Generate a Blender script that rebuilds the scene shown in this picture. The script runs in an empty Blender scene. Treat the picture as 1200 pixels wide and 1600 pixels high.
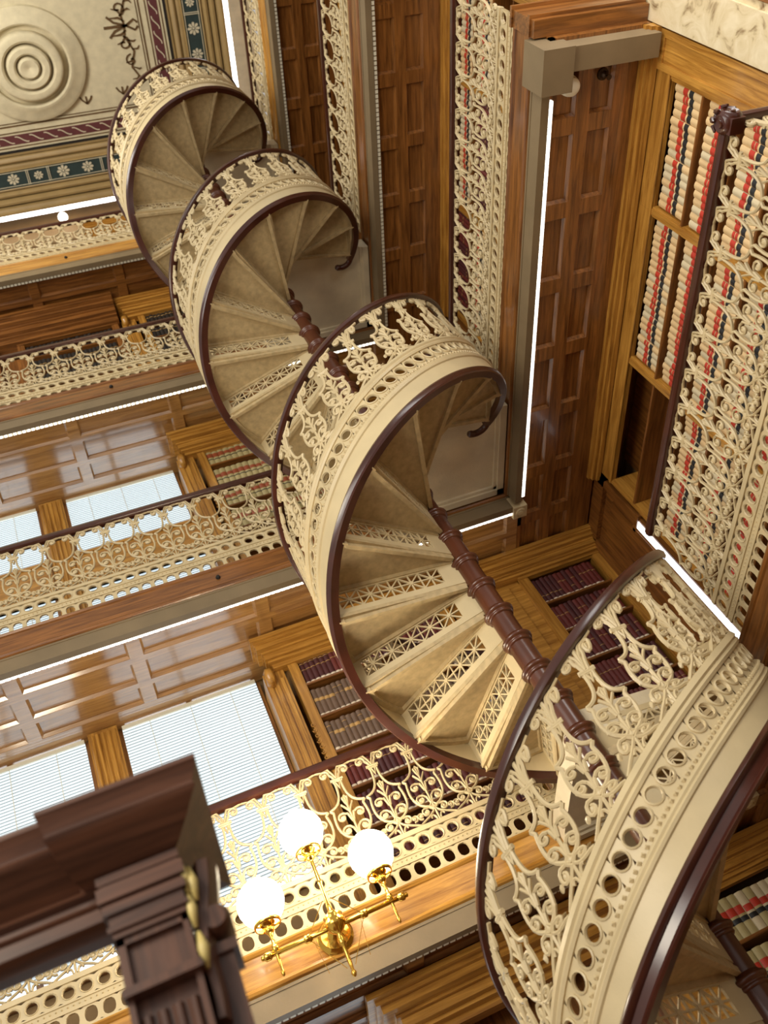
import bpy, math, random
from math import sin, cos, pi, radians as rad
from mathutils import Vector, Matrix
random.seed(7)
S = bpy.context.scene
COL = S.collection

# ------------------------------------------------------------------ camera
cam_d = bpy.data.cameras.new('camera')
cam = bpy.data.objects.new('camera', cam_d)
COL.objects.link(cam)
S.camera = cam
RM = Matrix(((0.9122080392, 0.2710515731, -0.3072580965),
             (0.0152394642, -0.7718351171, -0.6356400796),
             (-0.4094438325, 0.5751535419, -0.7082048795)))
M4 = RM.to_4x4()
M4.translation = Vector((0, 0, 1.45))
cam.matrix_world = M4
cam_d.sensor_fit = 'VERTICAL'
cam_d.sensor_height = 36.0
cam_d.sensor_width = 27.0
cam_d.lens = 1509.317 / 1600.0 * 36.0
cam_d.shift_x = (600 - 654.352) / 1600.0
cam_d.shift_y = (710.695 - 800) / 1600.0
cam_d.clip_start = 0.05
cam_d.clip_end = 100
cam_d.dof.use_dof = True
cam_d.dof.focus_distance = 5.2
cam_d.dof.aperture_fstop = 2.6

# ------------------------------------------------------------------ view, world, big lights
S.view_settings.view_transform = 'Standard'
S.view_settings.look = 'None'
S.view_settings.gamma = 1
S.view_settings.use_curve_mapping = False
S.view_settings.exposure = 0.0
W = bpy.data.worlds.new('hall_daylight')
S.world = W
W.use_nodes = True
wb = W.node_tree.nodes['Background']
wb.inputs[0].default_value = (1.0, 0.95, 0.88, 1)
wb.inputs[1].default_value = 0.54


def area_light(name, loc, target, sx, sy, power, colr):
    l = bpy.data.lights.new(name, 'AREA')
    l.shape = 'RECTANGLE'
    l.size = sx
    l.size_y = sy
    l.energy = power
    l.color = colr
    o = bpy.data.objects.new(name, l)
    COL.objects.link(o)
    o.location = loc
    o.rotation_euler = (Vector(target) - Vector(loc)).to_track_quat('-Z', 'Y').to_euler()
    return o


# added key light from the unseen camera side of the hall
area_light('camera_side_key', (-5.0, -4.0, 5.5), (2.0, 4.0, 7.0), 5.0, 7.0, 530, (1.0, 0.97, 0.91))
area_light('pier_window_daylight', (3.15, 0.1, 5.6), (3.5, 3.2, 5.0), 1.0, 1.6, 38, (1.0, 0.97, 0.92))
area_light('ceiling_fill', (-1.6, 1.6, 11.0), (1.2, 3.4, 13.4), 1.6, 1.2, 120, (1.0, 0.95, 0.86))  # unseen fill added to brighten the ceiling, aimed upwards
area_light('warm_stair_light', (-1.5, 0.2, 3.6), (2.2, 3.9, 6.0), 1.2, 1.2, 60, (1.0, 0.88, 0.66))  # warm area light out of view, aimed up at the stair

# ------------------------------------------------------------------ materials


def lin(c):
    c = c / 255.0
    return c / 12.92 if c <= 0.04045 else ((c + 0.055) / 1.055) ** 2.4


def L3(r, g, b):
    return (lin(r), lin(g), lin(b), 1)


def new_mat(name):
    m = bpy.data.materials.new(name)
    m.use_nodes = True
    nt = m.node_tree
    return m, nt, nt.nodes['Principled BSDF']


def node(nt, typ, **kw):
    n = nt.nodes.new(typ)
    for k, v in kw.items():
        setattr(n, k, v)
    return n


def paint(name, rgb, rough=0.5, metal=0.0, var=0.10, scale=6.0, bump=0.0, coat=0.0, spec=0.5):
    m, nt, b = new_mat(name)
    tc = node(nt, 'ShaderNodeTexCoord')
    nz = node(nt, 'ShaderNodeTexNoise')
    nz.inputs['Scale'].default_value = scale
    nz.inputs['Detail'].default_value = 5
    nt.links.new(tc.outputs['Object'], nz.inputs['Vector'])
    rp = node(nt, 'ShaderNodeValToRGB')
    c = L3(*rgb)
    lo = tuple(x * (1 - var) for x in c[:3]) + (1,)
    hi = tuple(min(1, x * (1 + var)) for x in c[:3]) + (1,)
    rp.color_ramp.elements[0].position = 0.3
    rp.color_ramp.elements[1].position = 0.7
    rp.color_ramp.elements[0].color = lo
    rp.color_ramp.elements[1].color = hi
    nt.links.new(nz.outputs['Fac'], rp.inputs['Fac'])
    nt.links.new(rp.outputs['Color'], b.inputs['Base Color'])
    b.inputs['Roughness'].default_value = rough
    b.inputs['Metallic'].default_value = metal
    b.inputs['Coat Weight'].default_value = coat
    b.inputs['Coat Roughness'].default_value = 0.15
    b.inputs['Specular IOR Level'].default_value = spec
    if bump:
        n2 = node(nt, 'ShaderNodeTexNoise')
        n2.inputs['Scale'].default_value = scale * 14
        nt.links.new(tc.outputs['Object'], n2.inputs['Vector'])
        bp = node(nt, 'ShaderNodeBump')
        bp.inputs['Strength'].default_value = bump
        bp.inputs['Distance'].default_value = 0.01
        nt.links.new(n2.outputs['Fac'], bp.inputs['Height'])
        nt.links.new(bp.outputs['Normal'], b.inputs['Normal'])
    return m


def wood(name, dark, light, axis, rough=0.3, coat=0.35):
    m, nt, b = new_mat(name)
    tc = node(nt, 'ShaderNodeTexCoord')
    mp = node(nt, 'ShaderNodeMapping')
    sc = [16, 16, 16]
    sc[axis] = 1.0
    mp.inputs['Scale'].default_value = sc
    nt.links.new(tc.outputs['Object'], mp.inputs['Vector'])
    nz = node(nt, 'ShaderNodeTexNoise')
    nz.inputs['Scale'].default_value = 2.4
    nz.inputs['Detail'].default_value = 7
    nz.inputs['Roughness'].default_value = 0.65
    nz.inputs['Distortion'].default_value = 0.6
    nt.links.new(mp.outputs['Vector'], nz.inputs['Vector'])
    rp = node(nt, 'ShaderNodeValToRGB')
    rp.color_ramp.elements[0].position = 0.32
    rp.color_ramp.elements[1].position = 0.70
    rp.color_ramp.elements[0].color = L3(*dark)
    rp.color_ramp.elements[1].color = L3(*light)
    nt.links.new(nz.outputs['Fac'], rp.inputs['Fac'])
    nt.links.new(rp.outputs['Color'], b.inputs['Base Color'])
    b.inputs['Roughness'].default_value = rough
    b.inputs['Coat Weight'].default_value = coat
    b.inputs['Coat Roughness'].default_value = 0.12
    bp = node(nt, 'ShaderNodeBump')
    bp.inputs['Strength'].default_value = 0.15
    bp.inputs['Distance'].default_value = 0.003
    nt.links.new(nz.outputs['Fac'], bp.inputs['Height'])
    nt.links.new(bp.outputs['Normal'], b.inputs['Normal'])
    return m


def glow(name, rgb, strength, base=(230, 230, 225)):
    m, nt, b = new_mat(name)
    b.inputs['Base Color'].default_value = L3(*base)
    b.inputs['Emission Color'].default_value = L3(*rgb)
    b.inputs['Emission Strength'].default_value = strength
    b.inputs['Roughness'].default_value = 0.5
    return m


MAT = {}
for i, ax in enumerate('xyz'):
    MAT['gold_' + ax] = wood('golden_oak_' + ax, (138, 88, 28), (208, 154, 70), i)
    MAT['oak_' + ax] = wood('brown_oak_' + ax, (84, 48, 18), (158, 102, 48), i)
    MAT['dark_' + ax] = wood('dark_mahogany_' + ax, (50, 28, 20), (100, 64, 46), i, rough=0.4, coat=0.1)
MAT['varnish_x'] = wood('lacquered_oak_x', (136, 92, 44), (196, 146, 84), 0, rough=0.3, coat=1.0)
for m_ in (MAT['varnish_x'],):
    b_ = m_.node_tree.nodes['Principled BSDF']
    b_.inputs['Coat IOR'].default_value = 2.1
    b_.inputs['Coat Roughness'].default_value = 0.10
MAT['cream'] = paint('cream_painted_iron', (203, 184, 143), 0.42, var=0.08, scale=5, bump=0.05)
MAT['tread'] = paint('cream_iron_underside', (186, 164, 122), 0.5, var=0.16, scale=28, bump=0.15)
MAT['slab'] = paint('grey_cream_iron', (212, 198, 168), 0.5, var=0.12, scale=5, bump=0.12)
MAT['rail'] = paint('dark_red_brown_wood', (66, 30, 20), 0.28, var=0.25, scale=9, coat=0.35)
MAT['column'] = paint('oxblood_painted_iron', (84, 44, 26), 0.3, var=0.2, scale=6, coat=0.25)
MAT['beam'] = paint('beige_painted_steel', (126, 108, 80), 0.5, var=0.10, scale=5, bump=0.05)
MAT['strip'] = glow('white_light_strip', (255, 250, 238), 2.2)
MAT['striplow'] = glow('light_strip_diffuser', (255, 250, 238), 1.1)
MAT['cove'] = glow('cove_light_strip', (255, 248, 250), 6.0)
MAT['plaster'] = paint('painted_ceiling_plaster', (204, 192, 158), 0.8, var=0.10, scale=10, bump=0.06)
MAT['wallplaster'] = paint('tan_wall_plaster', (150, 122, 82), 0.8, var=0.10, scale=5)
MAT['cornice'] = paint('gilded_tan_plaster', (150, 124, 78), 0.55, var=0.12, scale=5)
MAT['frieze'] = paint('dark_teal_paint', (40, 56, 54), 0.6, var=0.15, scale=12)
MAT['maroon'] = paint('maroon_paint', (92, 44, 44), 0.7, var=0.12, scale=12)
MAT['brownpaint'] = paint('brown_stencil_paint', (92, 66, 34), 0.7, var=0.15, scale=12)
MAT['black'] = paint('black_line_paint', (26, 20, 16), 0.6, var=0.1)
MAT['stencil'] = paint('pale_stencil_paint', (206, 196, 166), 0.7, var=0.05)
MAT['brass'] = paint('polished_brass', (226, 178, 78), 0.16, metal=1.0, var=0.06, scale=8)
MAT['globe'] = glow('lit_glass_globe', (255, 246, 226), 6.0)
MAT['white'] = paint('white_plastic', (226, 220, 198), 0.4, var=0.03)
MAT['shade_dark'] = paint('dark_lamp_bronze', (60, 44, 30), 0.35, metal=0.6, var=0.1)
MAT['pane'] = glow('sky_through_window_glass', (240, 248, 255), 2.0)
MAT['carve'] = paint('gilded_carving', (196, 176, 108), 0.45, var=0.15, scale=12)
# book cloth and leather
MAT['tan'] = paint('tan_book_leather', (222, 190, 140), 0.5, var=0.12, scale=8)
MAT['paletan'] = paint('pale_book_leather', (212, 196, 160), 0.5, var=0.10, scale=8)
MAT['olive'] = paint('olive_tan_book_leather', (178, 162, 112), 0.5, var=0.12, scale=8)
MAT['redlabel'] = paint('red_leather_label', (186, 58, 40), 0.45, var=0.15, scale=20)
MAT['orangelabel'] = paint('faded_orange_leather_label', (150, 74, 42), 0.45, var=0.2, scale=20)
MAT['blacklabel'] = paint('black_leather_label', (40, 40, 40), 0.45, var=0.15, scale=20)
MAT['maroonbook'] = paint('maroon_book_cloth', (104, 42, 36), 0.5, var=0.2, scale=8)
MAT['brownbook'] = paint('grey_brown_book_cloth', (112, 88, 70), 0.5, var=0.2, scale=8)
MAT['plumbook'] = paint('dark_plum_book_cloth', (78, 36, 36), 0.5, var=0.2, scale=8)
MAT['blackbook'] = paint('near_black_book_cloth', (36, 32, 28), 0.5, var=0.2, scale=8)
MAT['gilt'] = paint('gilt_lettering_band', (190, 150, 90), 0.4, var=0.1)
MAT['paper'] = paint('white_shelf_label', (232, 216, 190), 0.6, var=0.03)


def stone_mat():
    m, nt, b = new_mat('veined_cream_stone')
    tc = node(nt, 'ShaderNodeTexCoord')
    nz = node(nt, 'ShaderNodeTexNoise')
    nz.inputs['Scale'].default_value = 7
    nz.inputs['Detail'].default_value = 9
    nz.inputs['Distortion'].default_value = 1.6
    nt.links.new(tc.outputs['Object'], nz.inputs['Vector'])
    rp = node(nt, 'ShaderNodeValToRGB')
    e = rp.color_ramp.elements
    e[0].position = 0.30
    e[0].color = L3(120, 92, 60)
    e[1].position = 0.46
    e[1].color = L3(208, 190, 152)
    x = e.new(0.75)
    x.color = L3(226, 212, 180)
    nt.links.new(nz.outputs['Fac'], rp.inputs['Fac'])
    nt.links.new(rp.outputs['Color'], b.inputs['Base Color'])
    b.inputs['Roughness'].default_value = 0.2
    return m


MAT['stone'] = stone_mat()


def blind_mat():
    # sunlit white slats: the daylight behind comes through them
    m, nt, b = new_mat('backlit_white_blind')
    b.inputs['Base Color'].default_value = L3(150, 156, 158)
    b.inputs['Emission Color'].default_value = L3(226, 240, 246)
    b.inputs['Emission Strength'].default_value = 0.95
    b.inputs['Roughness'].default_value = 0.6
    return m


MAT['blind'] = blind_mat()
MAT['slatedge'] = paint('slat_edge_white', (168, 182, 188), 0.6, var=0.02)

# ------------------------------------------------------------------ mesh builder


class MB:
    def __init__(s):
        s.v = []
        s.f = []
        s.mi = []
        s.cur = 0

    def add(s, vs, fs, mi=None):
        o = len(s.v)
        s.v.extend([tuple(p) for p in vs])
        for f in fs:
            s.f.append(tuple(i + o for i in f))
            s.mi.append(s.cur if mi is None else mi)

    def box(s, x0, x1, y0, y1, z0, z1, mi=None):
        if x0 > x1: x0, x1 = x1, x0
        if y0 > y1: y0, y1 = y1, y0
        if z0 > z1: z0, z1 = z1, z0
        s.add([(x0, y0, z0), (x1, y0, z0), (x1, y1, z0), (x0, y1, z0), (x0, y0, z1), (x1, y0, z1), (x1, y1, z1), (x0, y1, z1)],
              [(0, 3, 2, 1), (4, 5, 6, 7), (0, 1, 5, 4), (1, 2, 6, 5), (2, 3, 7, 6), (3, 0, 4, 7)], mi)

    def tube(s, pts, r, n=6, closed=False, up=None, ry=None, mi=None, cap=True):
        """sweep an n-gon (radii r, ry) along pts"""
        pts = [Vector(p) for p in pts]
        N = len(pts)
        rings = []
        vs = []
        for i, p in enumerate(pts):
            a = pts[(i - 1) % N] if (closed or i > 0) else p
            c = pts[(i + 1) % N] if (closed or i < N - 1) else p
            t = (c - a)
            if t.length < 1e-9: t = Vector((0, 0, 1))
            t.normalize()
            u = Vector(up) if up is not None else (Vector((0, 0, 1)) if abs(t.z) < 0.9 else Vector((1, 0, 0)))
            w = t.cross(u)
            if w.length < 1e-6: w = t.orthogonal()
            w.normalize()
            u2 = w.cross(t).normalized()
            rr = r[i] if isinstance(r, (list, tuple)) else r
            rv = rr if ry is None else ry
            for k in range(n):
                an = 2 * pi * (k + 0.5) / n
                vs.append(p + w * (cos(an) * rr) + u2 * (sin(an) * rv))
        fs = []
        M = N if closed else N - 1
        for i in range(M):
            j = (i + 1) % N
            for k in range(n):
                k2 = (k + 1) % n
                fs.append((i * n + k, i * n + k2, j * n + k2, j * n + k))
        if cap and not closed:
            fs.append(tuple(reversed(range(n))))
            fs.append(tuple((N - 1) * n + k for k in range(n)))
        s.add(vs, fs, mi)

    def lathe(s, prof, n=24, c=(0, 0, 0), axis='z', mi=None):
        """prof: list of (radius, height)"""
        vs = []
        for r, h in prof:
            for k in range(n):
                a = 2 * pi * k / n
                if axis == 'z':
                    vs.append((c[0] + r * cos(a), c[1] + r * sin(a), c[2] + h))
                elif axis == 'y':
                    vs.append((c[0] + r * cos(a), c[1] + h, c[2] + r * sin(a)))
                else:
                    vs.append((c[0] + h, c[1] + r * cos(a), c[2] + r * sin(a)))
        fs = []
        for i in range(len(prof) - 1):
            for k in range(n):
                k2 = (k + 1) % n
                fs.append((i * n + k, i * n + k2, (i + 1) * n + k2, (i + 1) * n + k))
        s.add(vs, fs, mi)

    def sweep(s, prof, path_fn, steps, mi=None, closed_prof=True, caps=True):
        """prof: list of (a,b) profile points, path_fn(i, a, b) -> xyz for i in 0..steps"""
        n = len(prof)
        vs = [path_fn(i, a, b) for i in range(steps + 1) for a, b in prof]
        fs = []
        m = n if closed_prof else n - 1
        for i in range(steps):
            for k in range(m):
                k2 = (k + 1) % n
                fs.append((i * n + k, i * n + k2, (i + 1) * n + k2, (i + 1) * n + k))
        if caps and closed_prof:
            fs.append(tuple(range(n)))
            fs.append(tuple(steps * n + k for k in reversed(range(n))))
        s.add(vs, fs, mi)

    def mesh(s, name, mats, smooth=False):
        me = bpy.data.meshes.new(name)
        me.from_pydata(s.v, [], s.f)
        if not isinstance(mats, (list, tuple)): mats = [mats]
        for m in mats: me.materials.append(m)
        for p, i in zip(me.polygons, s.mi):
            p.material_index = i
        if smooth is True:
            for p in me.polygons: p.use_smooth = True
        me.update()
        if smooth == 'auto':
            for p in me.polygons: p.use_smooth = True
            me.set_sharp_from_angle(angle=rad(38))
        fix_normals(me)
        return me


def fix_normals(me):
    import bmesh
    bm = bmesh.new()
    bm.from_mesh(me)
    bmesh.ops.recalc_face_normals(bm, faces=bm.faces)
    bm.to_mesh(me)
    bm.free()


def link(name, me, parent=None, loc=(0, 0, 0), rz=0.0):
    o = bpy.data.objects.new(name, me)
    COL.objects.link(o)
    o.location = loc
    o.rotation_euler = (0, 0, rz)
    if parent is not None: o.parent = parent
    return o


def thing(name, label, cat, loc=(0, 0, 0), rz=0.0, group=None):
    o = bpy.data.objects.new(name, None)
    o.empty_display_size = 0.05
    COL.objects.link(o)
    o.location = loc
    o.rotation_euler = (0, 0, rz)
    return tag(o, label, cat, group)


def tag(o, label, cat, group=None):
    o['label'] = label
    o['category'] = cat
    if group: o['group'] = group
    return o


def structure(name, mb, m, smooth=False):
    o = link(name, mb.mesh(name, m, smooth))
    o['kind'] = 'structure'
    return o


# ------------------------------------------------------------------ main dimensions (metres, world z from the floor)
H = 2.6


def LV(k): return 3.707 + H * (k - 1)      # gallery floor edge level k = 1..4


YR, YF, YS, YB = 4.872, 4.824, 4.886, 5.47    # back side: railing, fascia, beam edge, bookcase fronts
XR, XF, XS, XB = 2.778, 2.723, 2.781, 3.45    # right side
YW, XW = 5.78, 3.75                            # the walls behind
YE = 1.50                                      # right galleries end here at the stone pier
XL = -3.2                                      # left limit of what is built
XC, YC, RS = 1.7055, 3.855, 0.819              # spiral stair
PITCH = H / rad(338.8)                         # rise per radian
T0 = 34.07

# ------------------------------------------------------------------ room shell
mb = MB(); mb.box(XL, 5.0, -5.0, YW + 0.3, -0.12, 0)
structure('floor', mb, MAT['oak_x'])
mb = MB(); mb.box(XL, XW + 0.3, YW + 0.05, YW + 0.25, 0, 14.3)
structure('wall_back', mb, MAT['wallplaster'])
mb = MB(); mb.box(XW, XW + 0.2, YE - 0.25, YW + 0.25, 0, 14.3)
structure('wall_right', mb, MAT['wallplaster'])
# plaster wall band of the top storey above the bookcases
mb = MB()
mb.box(XL, XW, YB + 0.02, YW + 0.05, LV(4) + 1.75, 14.3)
mb.box(XB + 0.02, XW, YE, YB + 0.02, LV(4) + 1.75, 14.3)
structure('trim_1', mb, MAT['wallplaster'])
# stone pier closing the right galleries
mb = MB()
mb.box(XB - 0.03, 4.9, 1.30, 1.545, 0, 8.6)
mb.box(XB - 0.01, 4.9, 1.265, 1.30, 0, 8.6)
structure('wall_pier', mb, MAT['stone'])
mb = MB(); mb.box(XB - 0.02, 4.9, 0.6, 1.26, 3.2, 8.6)
structure('trim_2', mb, MAT['oak_z'])

# ------------------------------------------------------------------ ceiling
ZC = 14.0
mb = MB()
mb.box(XL, 3.3, -1.0, 5.4, ZC, ZC + 0.2)
structure('ceiling', mb, MAT['plaster'])
# cornice: stepped profile following the right side and the back side (mitred at the corner)
KX, KY = 2.25, 4.60      # inner edge of the cornice on x and y


def corner_run(mb, prof, mi=None):
    """prof: list of (offset outwards from the inner edge, z); extruded along back side then right side"""
    n = len(prof)
    vs = []
    for (o, z) in prof: vs.append((XL, KY + o, z))
    for (o, z) in prof: vs.append((KX + o, KY + o, z))
    for (o, z) in prof: vs.append((KX + o, -1.0, z))
    fs = []
    for i in range(2):
        for k in range(n - 1):
            fs.append((i * n + k, i * n + k + 1, (i + 1) * n + k + 1, (i + 1) * n + k))
    mb.add(vs, fs, mi)


def slab_run(mb, o0, o1, z0, z1, mi=None):
    corner_run(mb, [(o0, z0), (o1, z0), (o1, z1), (o0, z1), (o0, z0)], mi)


mb = MB()
corner_run(mb, [(0.0, 14.0), (0.0, 13.965), (0.018, 13.965), (0.018, 13.985), (0.03, 13.985), (0.034, 13.955), (0.05, 13.935), (0.075, 13.925), (0.095, 13.935), (0.10, 13.96), (0.108, 13.96), (0.11, 13.905), (0.13, 13.89), (0.15, 13.89), (0.16, 13.86)])
corner_run(mb, [(0.16, 13.86), (0.16, 13.875), (0.37, 13.865), (0.37, 13.85)], 1)
corner_run(mb, [(0.37, 13.85), (0.385, 13.84), (0.395, 13.86), (0.405, 13.86), (0.41, 13.81), (0.43, 13.785), (0.455, 13.79), (0.462, 13.83), (0.472, 13.83), (0.475, 13.74), (0.495, 13.71), (0.52, 13.71), (0.53, 13.75), (0.54, 13.75), (0.542, 13.66), (0.57, 13.64), (0.578, 13.60), (0.60, 13.60), (0.60, 13.75)])
o = structure('trim_3', mb, [MAT['cornice'], MAT['frieze']], 'auto')
# painted lines and borders on the flat ceiling
mb = MB()
mb.cur = 0
for (a, b, mi) in ((-0.035, 0.0, 0), (-0.215, -0.10, 1), (-0.075, -0.065, 2), (-0.25, -0.24, 2), (-0.33, -0.315, 2), (-0.36, -0.352, 2)):
    slab_run(mb, a, b, 13.996 - 0.002 * mi, 14.0, mi)
structure('trim_4', mb, [MAT['black'], MAT['maroon'], MAT['brownpaint']])
# rope line painted along the maroon border
mb = MB()


def wave_stroke(p0, d, nrm, L):
    n = int(L / 0.17)
    for i in range(n):
        pts = []
        for j in range(7):
            q = j / 6.0
            a = (i + 0.08 + q * 0.9) * 0.17
            b = 0.038 * math.sin((q - 0.5) * pi * 1.15)
            pts.append((p0[0] + d[0] * a + nrm[0] * b, p0[1] + d[1] * a + nrm[1] * b, 13.992))
        mb.tube(pts, 0.008, 4, up=(0, 0, 1), ry=0.003)


wave_stroke((KX - 0.157, -0.5), (0, 1), (1, 0), 4.9)
wave_stroke((-2.9, KY - 0.157), (1, 0), (0, 1), 4.9)
structure('trim_5', mb, MAT['stencil'])
# flowers stencilled on the teal frieze
mb = MB()


def flower(cx, cy, cz, r, right, n=8):
    for k in range(n):
        a = 2 * pi * k / n
        pts = []
        for (q, w) in ((0.25, 0.06), (0.6, 0.2), (0.85, 0.22), (1.0, 0.08)):
            pts.append((q * r * cos(a), q * r * sin(a), w * r))
        vs = []
        for (x, y, w) in pts:
            vs.append((cx + x - sin(a) * w, cy + y + cos(a) * w, cz))
            vs.append((cx + x + sin(a) * w, cy + y - cos(a) * w, cz))
        vs2 = [(x, y, z - 0.004) for x, y, z in vs]
        fs = []
        m = len(vs)
        for i in range(3):
            fs.append((m + 2 * i, m + 2 * i + 1, m + 2 * i + 3, m + 2 * i + 2))
        mb.add(vs + vs2, fs)
    mb.lathe([(0.0, -0.006), (0.15 * r, -0.006), (0.18 * r, 0)], 10, (cx, cy, cz))


for i in range(17):
    q = 2.42 - 0.30 * i
    r = (0.075, 0.055, 0.07)[i % 3]
    flower(q, KY + 0.265, 13.864, r, False)
    flower(KX + 0.265, q + 1.9, 13.864, r, True)
for i in range(6):
    for dx in (-0.135, -0.115, 0.115, 0.135):
        q = 2.12 - 0.9 * i + dx
        mb.box(q - 0.004, q + 0.004, KY + 0.17, KY + 0.36, 13.854, 13.862)
        mb.box(KX + 0.17, KX + 0.36, q + 1.9 - 0.004, q + 1.9 + 0.004, 13.854, 13.862)
mb.cur = 0
slab_run(mb, 0.175, 0.182, 13.862, 13.868)
slab_run(mb, 0.348, 0.355, 13.856, 13.860)
structure('trim_6', mb, MAT['stencil'])
# acanthus sprig stencilled near the ceiling border and small corner sprigs
mb = MB()


def spiral2(cx, cy, r, a0, turns, n=12, shrink=0.15):
    return [(cx + r * (1 - (1 - shrink) * i / n) * cos(a0 + turns * 2 * pi * i / n),
             cy + r * (1 - (1 - shrink) * i / n) * sin(a0 + turns * 2 * pi * i / n)) for i in range(n + 1)]


def ceil_stroke(pts, r):
    mb.tube([(x, y, 13.993) for x, y in pts], r, 4, up=(0, 0, 1), ry=0.004)


SX, SY = 1.70, 3.32
for s in (-1, 1):
    ceil_stroke(spiral2(SX - 0.02, SY + s * 0.20, 0.085, -s * pi / 2, s * 1.1), 0.014)
    ceil_stroke(spiral2(SX + 0.03, SY + s * 0.40, 0.075, -s * pi / 2, -s * 1.1), 0.012)
    ceil_stroke([(SX + 0.02, SY), (SX + 0.0, SY + s * 0.12), (SX + 0.08, SY + s * 0.30), (SX + 0.02, SY + s * 0.48), (SX + 0.09, SY + s * 0.60), (SX + 0.04, SY + s * 0.70)], 0.016)
    ceil_stroke([(SX + 0.04, SY), (SX - 0.10, SY + s * 0.05), (SX - 0.17, SY + s * 0.12)], 0.018)
    ceil_stroke([(SX + 0.04, SY), (SX + 0.14, SY + s * 0.06), (SX + 0.18, SY + s * 0.02)], 0.018)
ceil_stroke([(SX + 0.06, SY), (SX - 0.10, SY), (SX - 0.22, SY)], 0.022)
for s in (-1, 1):
    for (x0, y0, x1_, y1_, r_) in ((0.0, 0.12, -0.10, 0.20, 0.016), (0.02, 0.16, 0.12, 0.17, 0.014), (0.06, 0.27, 0.15, 0.24, 0.014), (0.05, 0.36, -0.04, 0.42, 0.014), (0.04, 0.48, 0.13, 0.50, 0.013), (0.08, 0.58, 0.0, 0.62, 0.012), (0.03, 0.05, -0.14, 0.10, 0.016)):
        mx, my = (x0 + x1_) / 2 + 0.02, (y0 + y1_) / 2 + 0.02
        mb.tube([(SX + x0, SY + s * y0, 13.993), (SX + mx, SY + s * my, 13.993), (SX + x1_, SY + s * y1_, 13.993)], [r_ * 0.6, r_ * 1.2, r_ * 0.4], 4, up=(0, 0, 1), ry=0.004)
for (x, y) in ((1.10, 4.15), (0.95, 2.55), (1.62, 2.55), (1.55, 4.1)):
    for s in (-1, 0, 1):
        ceil_stroke([(x, y), (x + s * 0.05, y - 0.05), (x + s * 0.07, y - 0.09)], 0.014)
structure('trim_7', mb, MAT['brownpaint'])
# light strip in the cove under the cornice
mb = MB()
slab_run(mb, 0.61, 0.66, 13.60, 13.63)
o = link('cove_light_strip', mb.mesh('cove_light_strip', MAT['cove']))
tag(o, 'bright white cove light strip below the painted ceiling cornice', 'light strip')
# ceiling medallion
mb = MB()
mb.lathe([(0.66, 0.0), (0.65, -0.05), (0.60, -0.075), (0.53, -0.085), (0.51, -0.10), (0.475, -0.105), (0.455, -0.09), (0.45, -0.02), (0.39, -0.02)], 72)
mb.lathe([(0.39, -0.02), (0.39, -0.13), (0.375, -0.15), (0.35, -0.16), (0.30, -0.16), (0.275, -0.14), (0.262, -0.05), (0.245, -0.05)], 64)
mb.lathe([(0.245, -0.05), (0.245, -0.16), (0.225, -0.185), (0.17, -0.185), (0.148, -0.165), (0.135, -0.08), (0.122, -0.08)], 56)
mb.lathe([(0.122, -0.08), (0.122, -0.175), (0.10, -0.20), (0.06, -0.195), (0.02, -0.175), (0.0, -0.17)], 48)
o = link('ceiling_medallion', mb.mesh('ceiling_medallion', MAT['plaster'], 'auto'), loc=(0.537, 3.60, 14.0))
tag(o, 'round ceiling medallion of concentric plaster rings', 'ceiling medallion')
# thin painted line panel around the medallion is part of the ceiling trim; small globe on the top-storey wall
mb = MB()
mb.lathe([(0.0, -0.06), (0.03, -0.055), (0.055, -0.03), (0.06, 0.0), (0.055, 0.03), (0.03, 0.055), (0.0, 0.06)], 20)
o = link('globe_light', mb.mesh('globe_light', MAT['globe'], True), loc=(0.465, 5.40, 13.73))
tag(o, 'small white globe light on the tan wall above the topmost gallery', 'light')

# ------------------------------------------------------------------ galleries


def boxes_side(mb, side, u0, u1, d0, d1, z0, z1, mi=None):
    """side 'back': u = x, d = y;  side 'right': u = y, d = x"""
    if side == 'back': mb.box(u0, u1, d0, d1, z0, z1, mi)
    else: mb.box(d0, d1, u0, u1, z0, z1, mi)


ORD = ('lowest', 'second', 'third', 'topmost')


def profile_side(mb, side, u0, u1, prof, mi=None):
    """closed profile of (d, z) extruded along u"""
    n = len(prof)
    vs = []
    for u in (u0, u1):
        for d, z in prof:
            vs.append((u, d, z) if side == 'back' else (d, u, z))
    fs = [(k, (k + 1) % n, n + (k + 1) % n, n + k) for k in range(n)]
    fs += [tuple(range(n)), tuple(range(2 * n - 1, n - 1, -1))]
    mb.add(vs, fs, mi)


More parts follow.
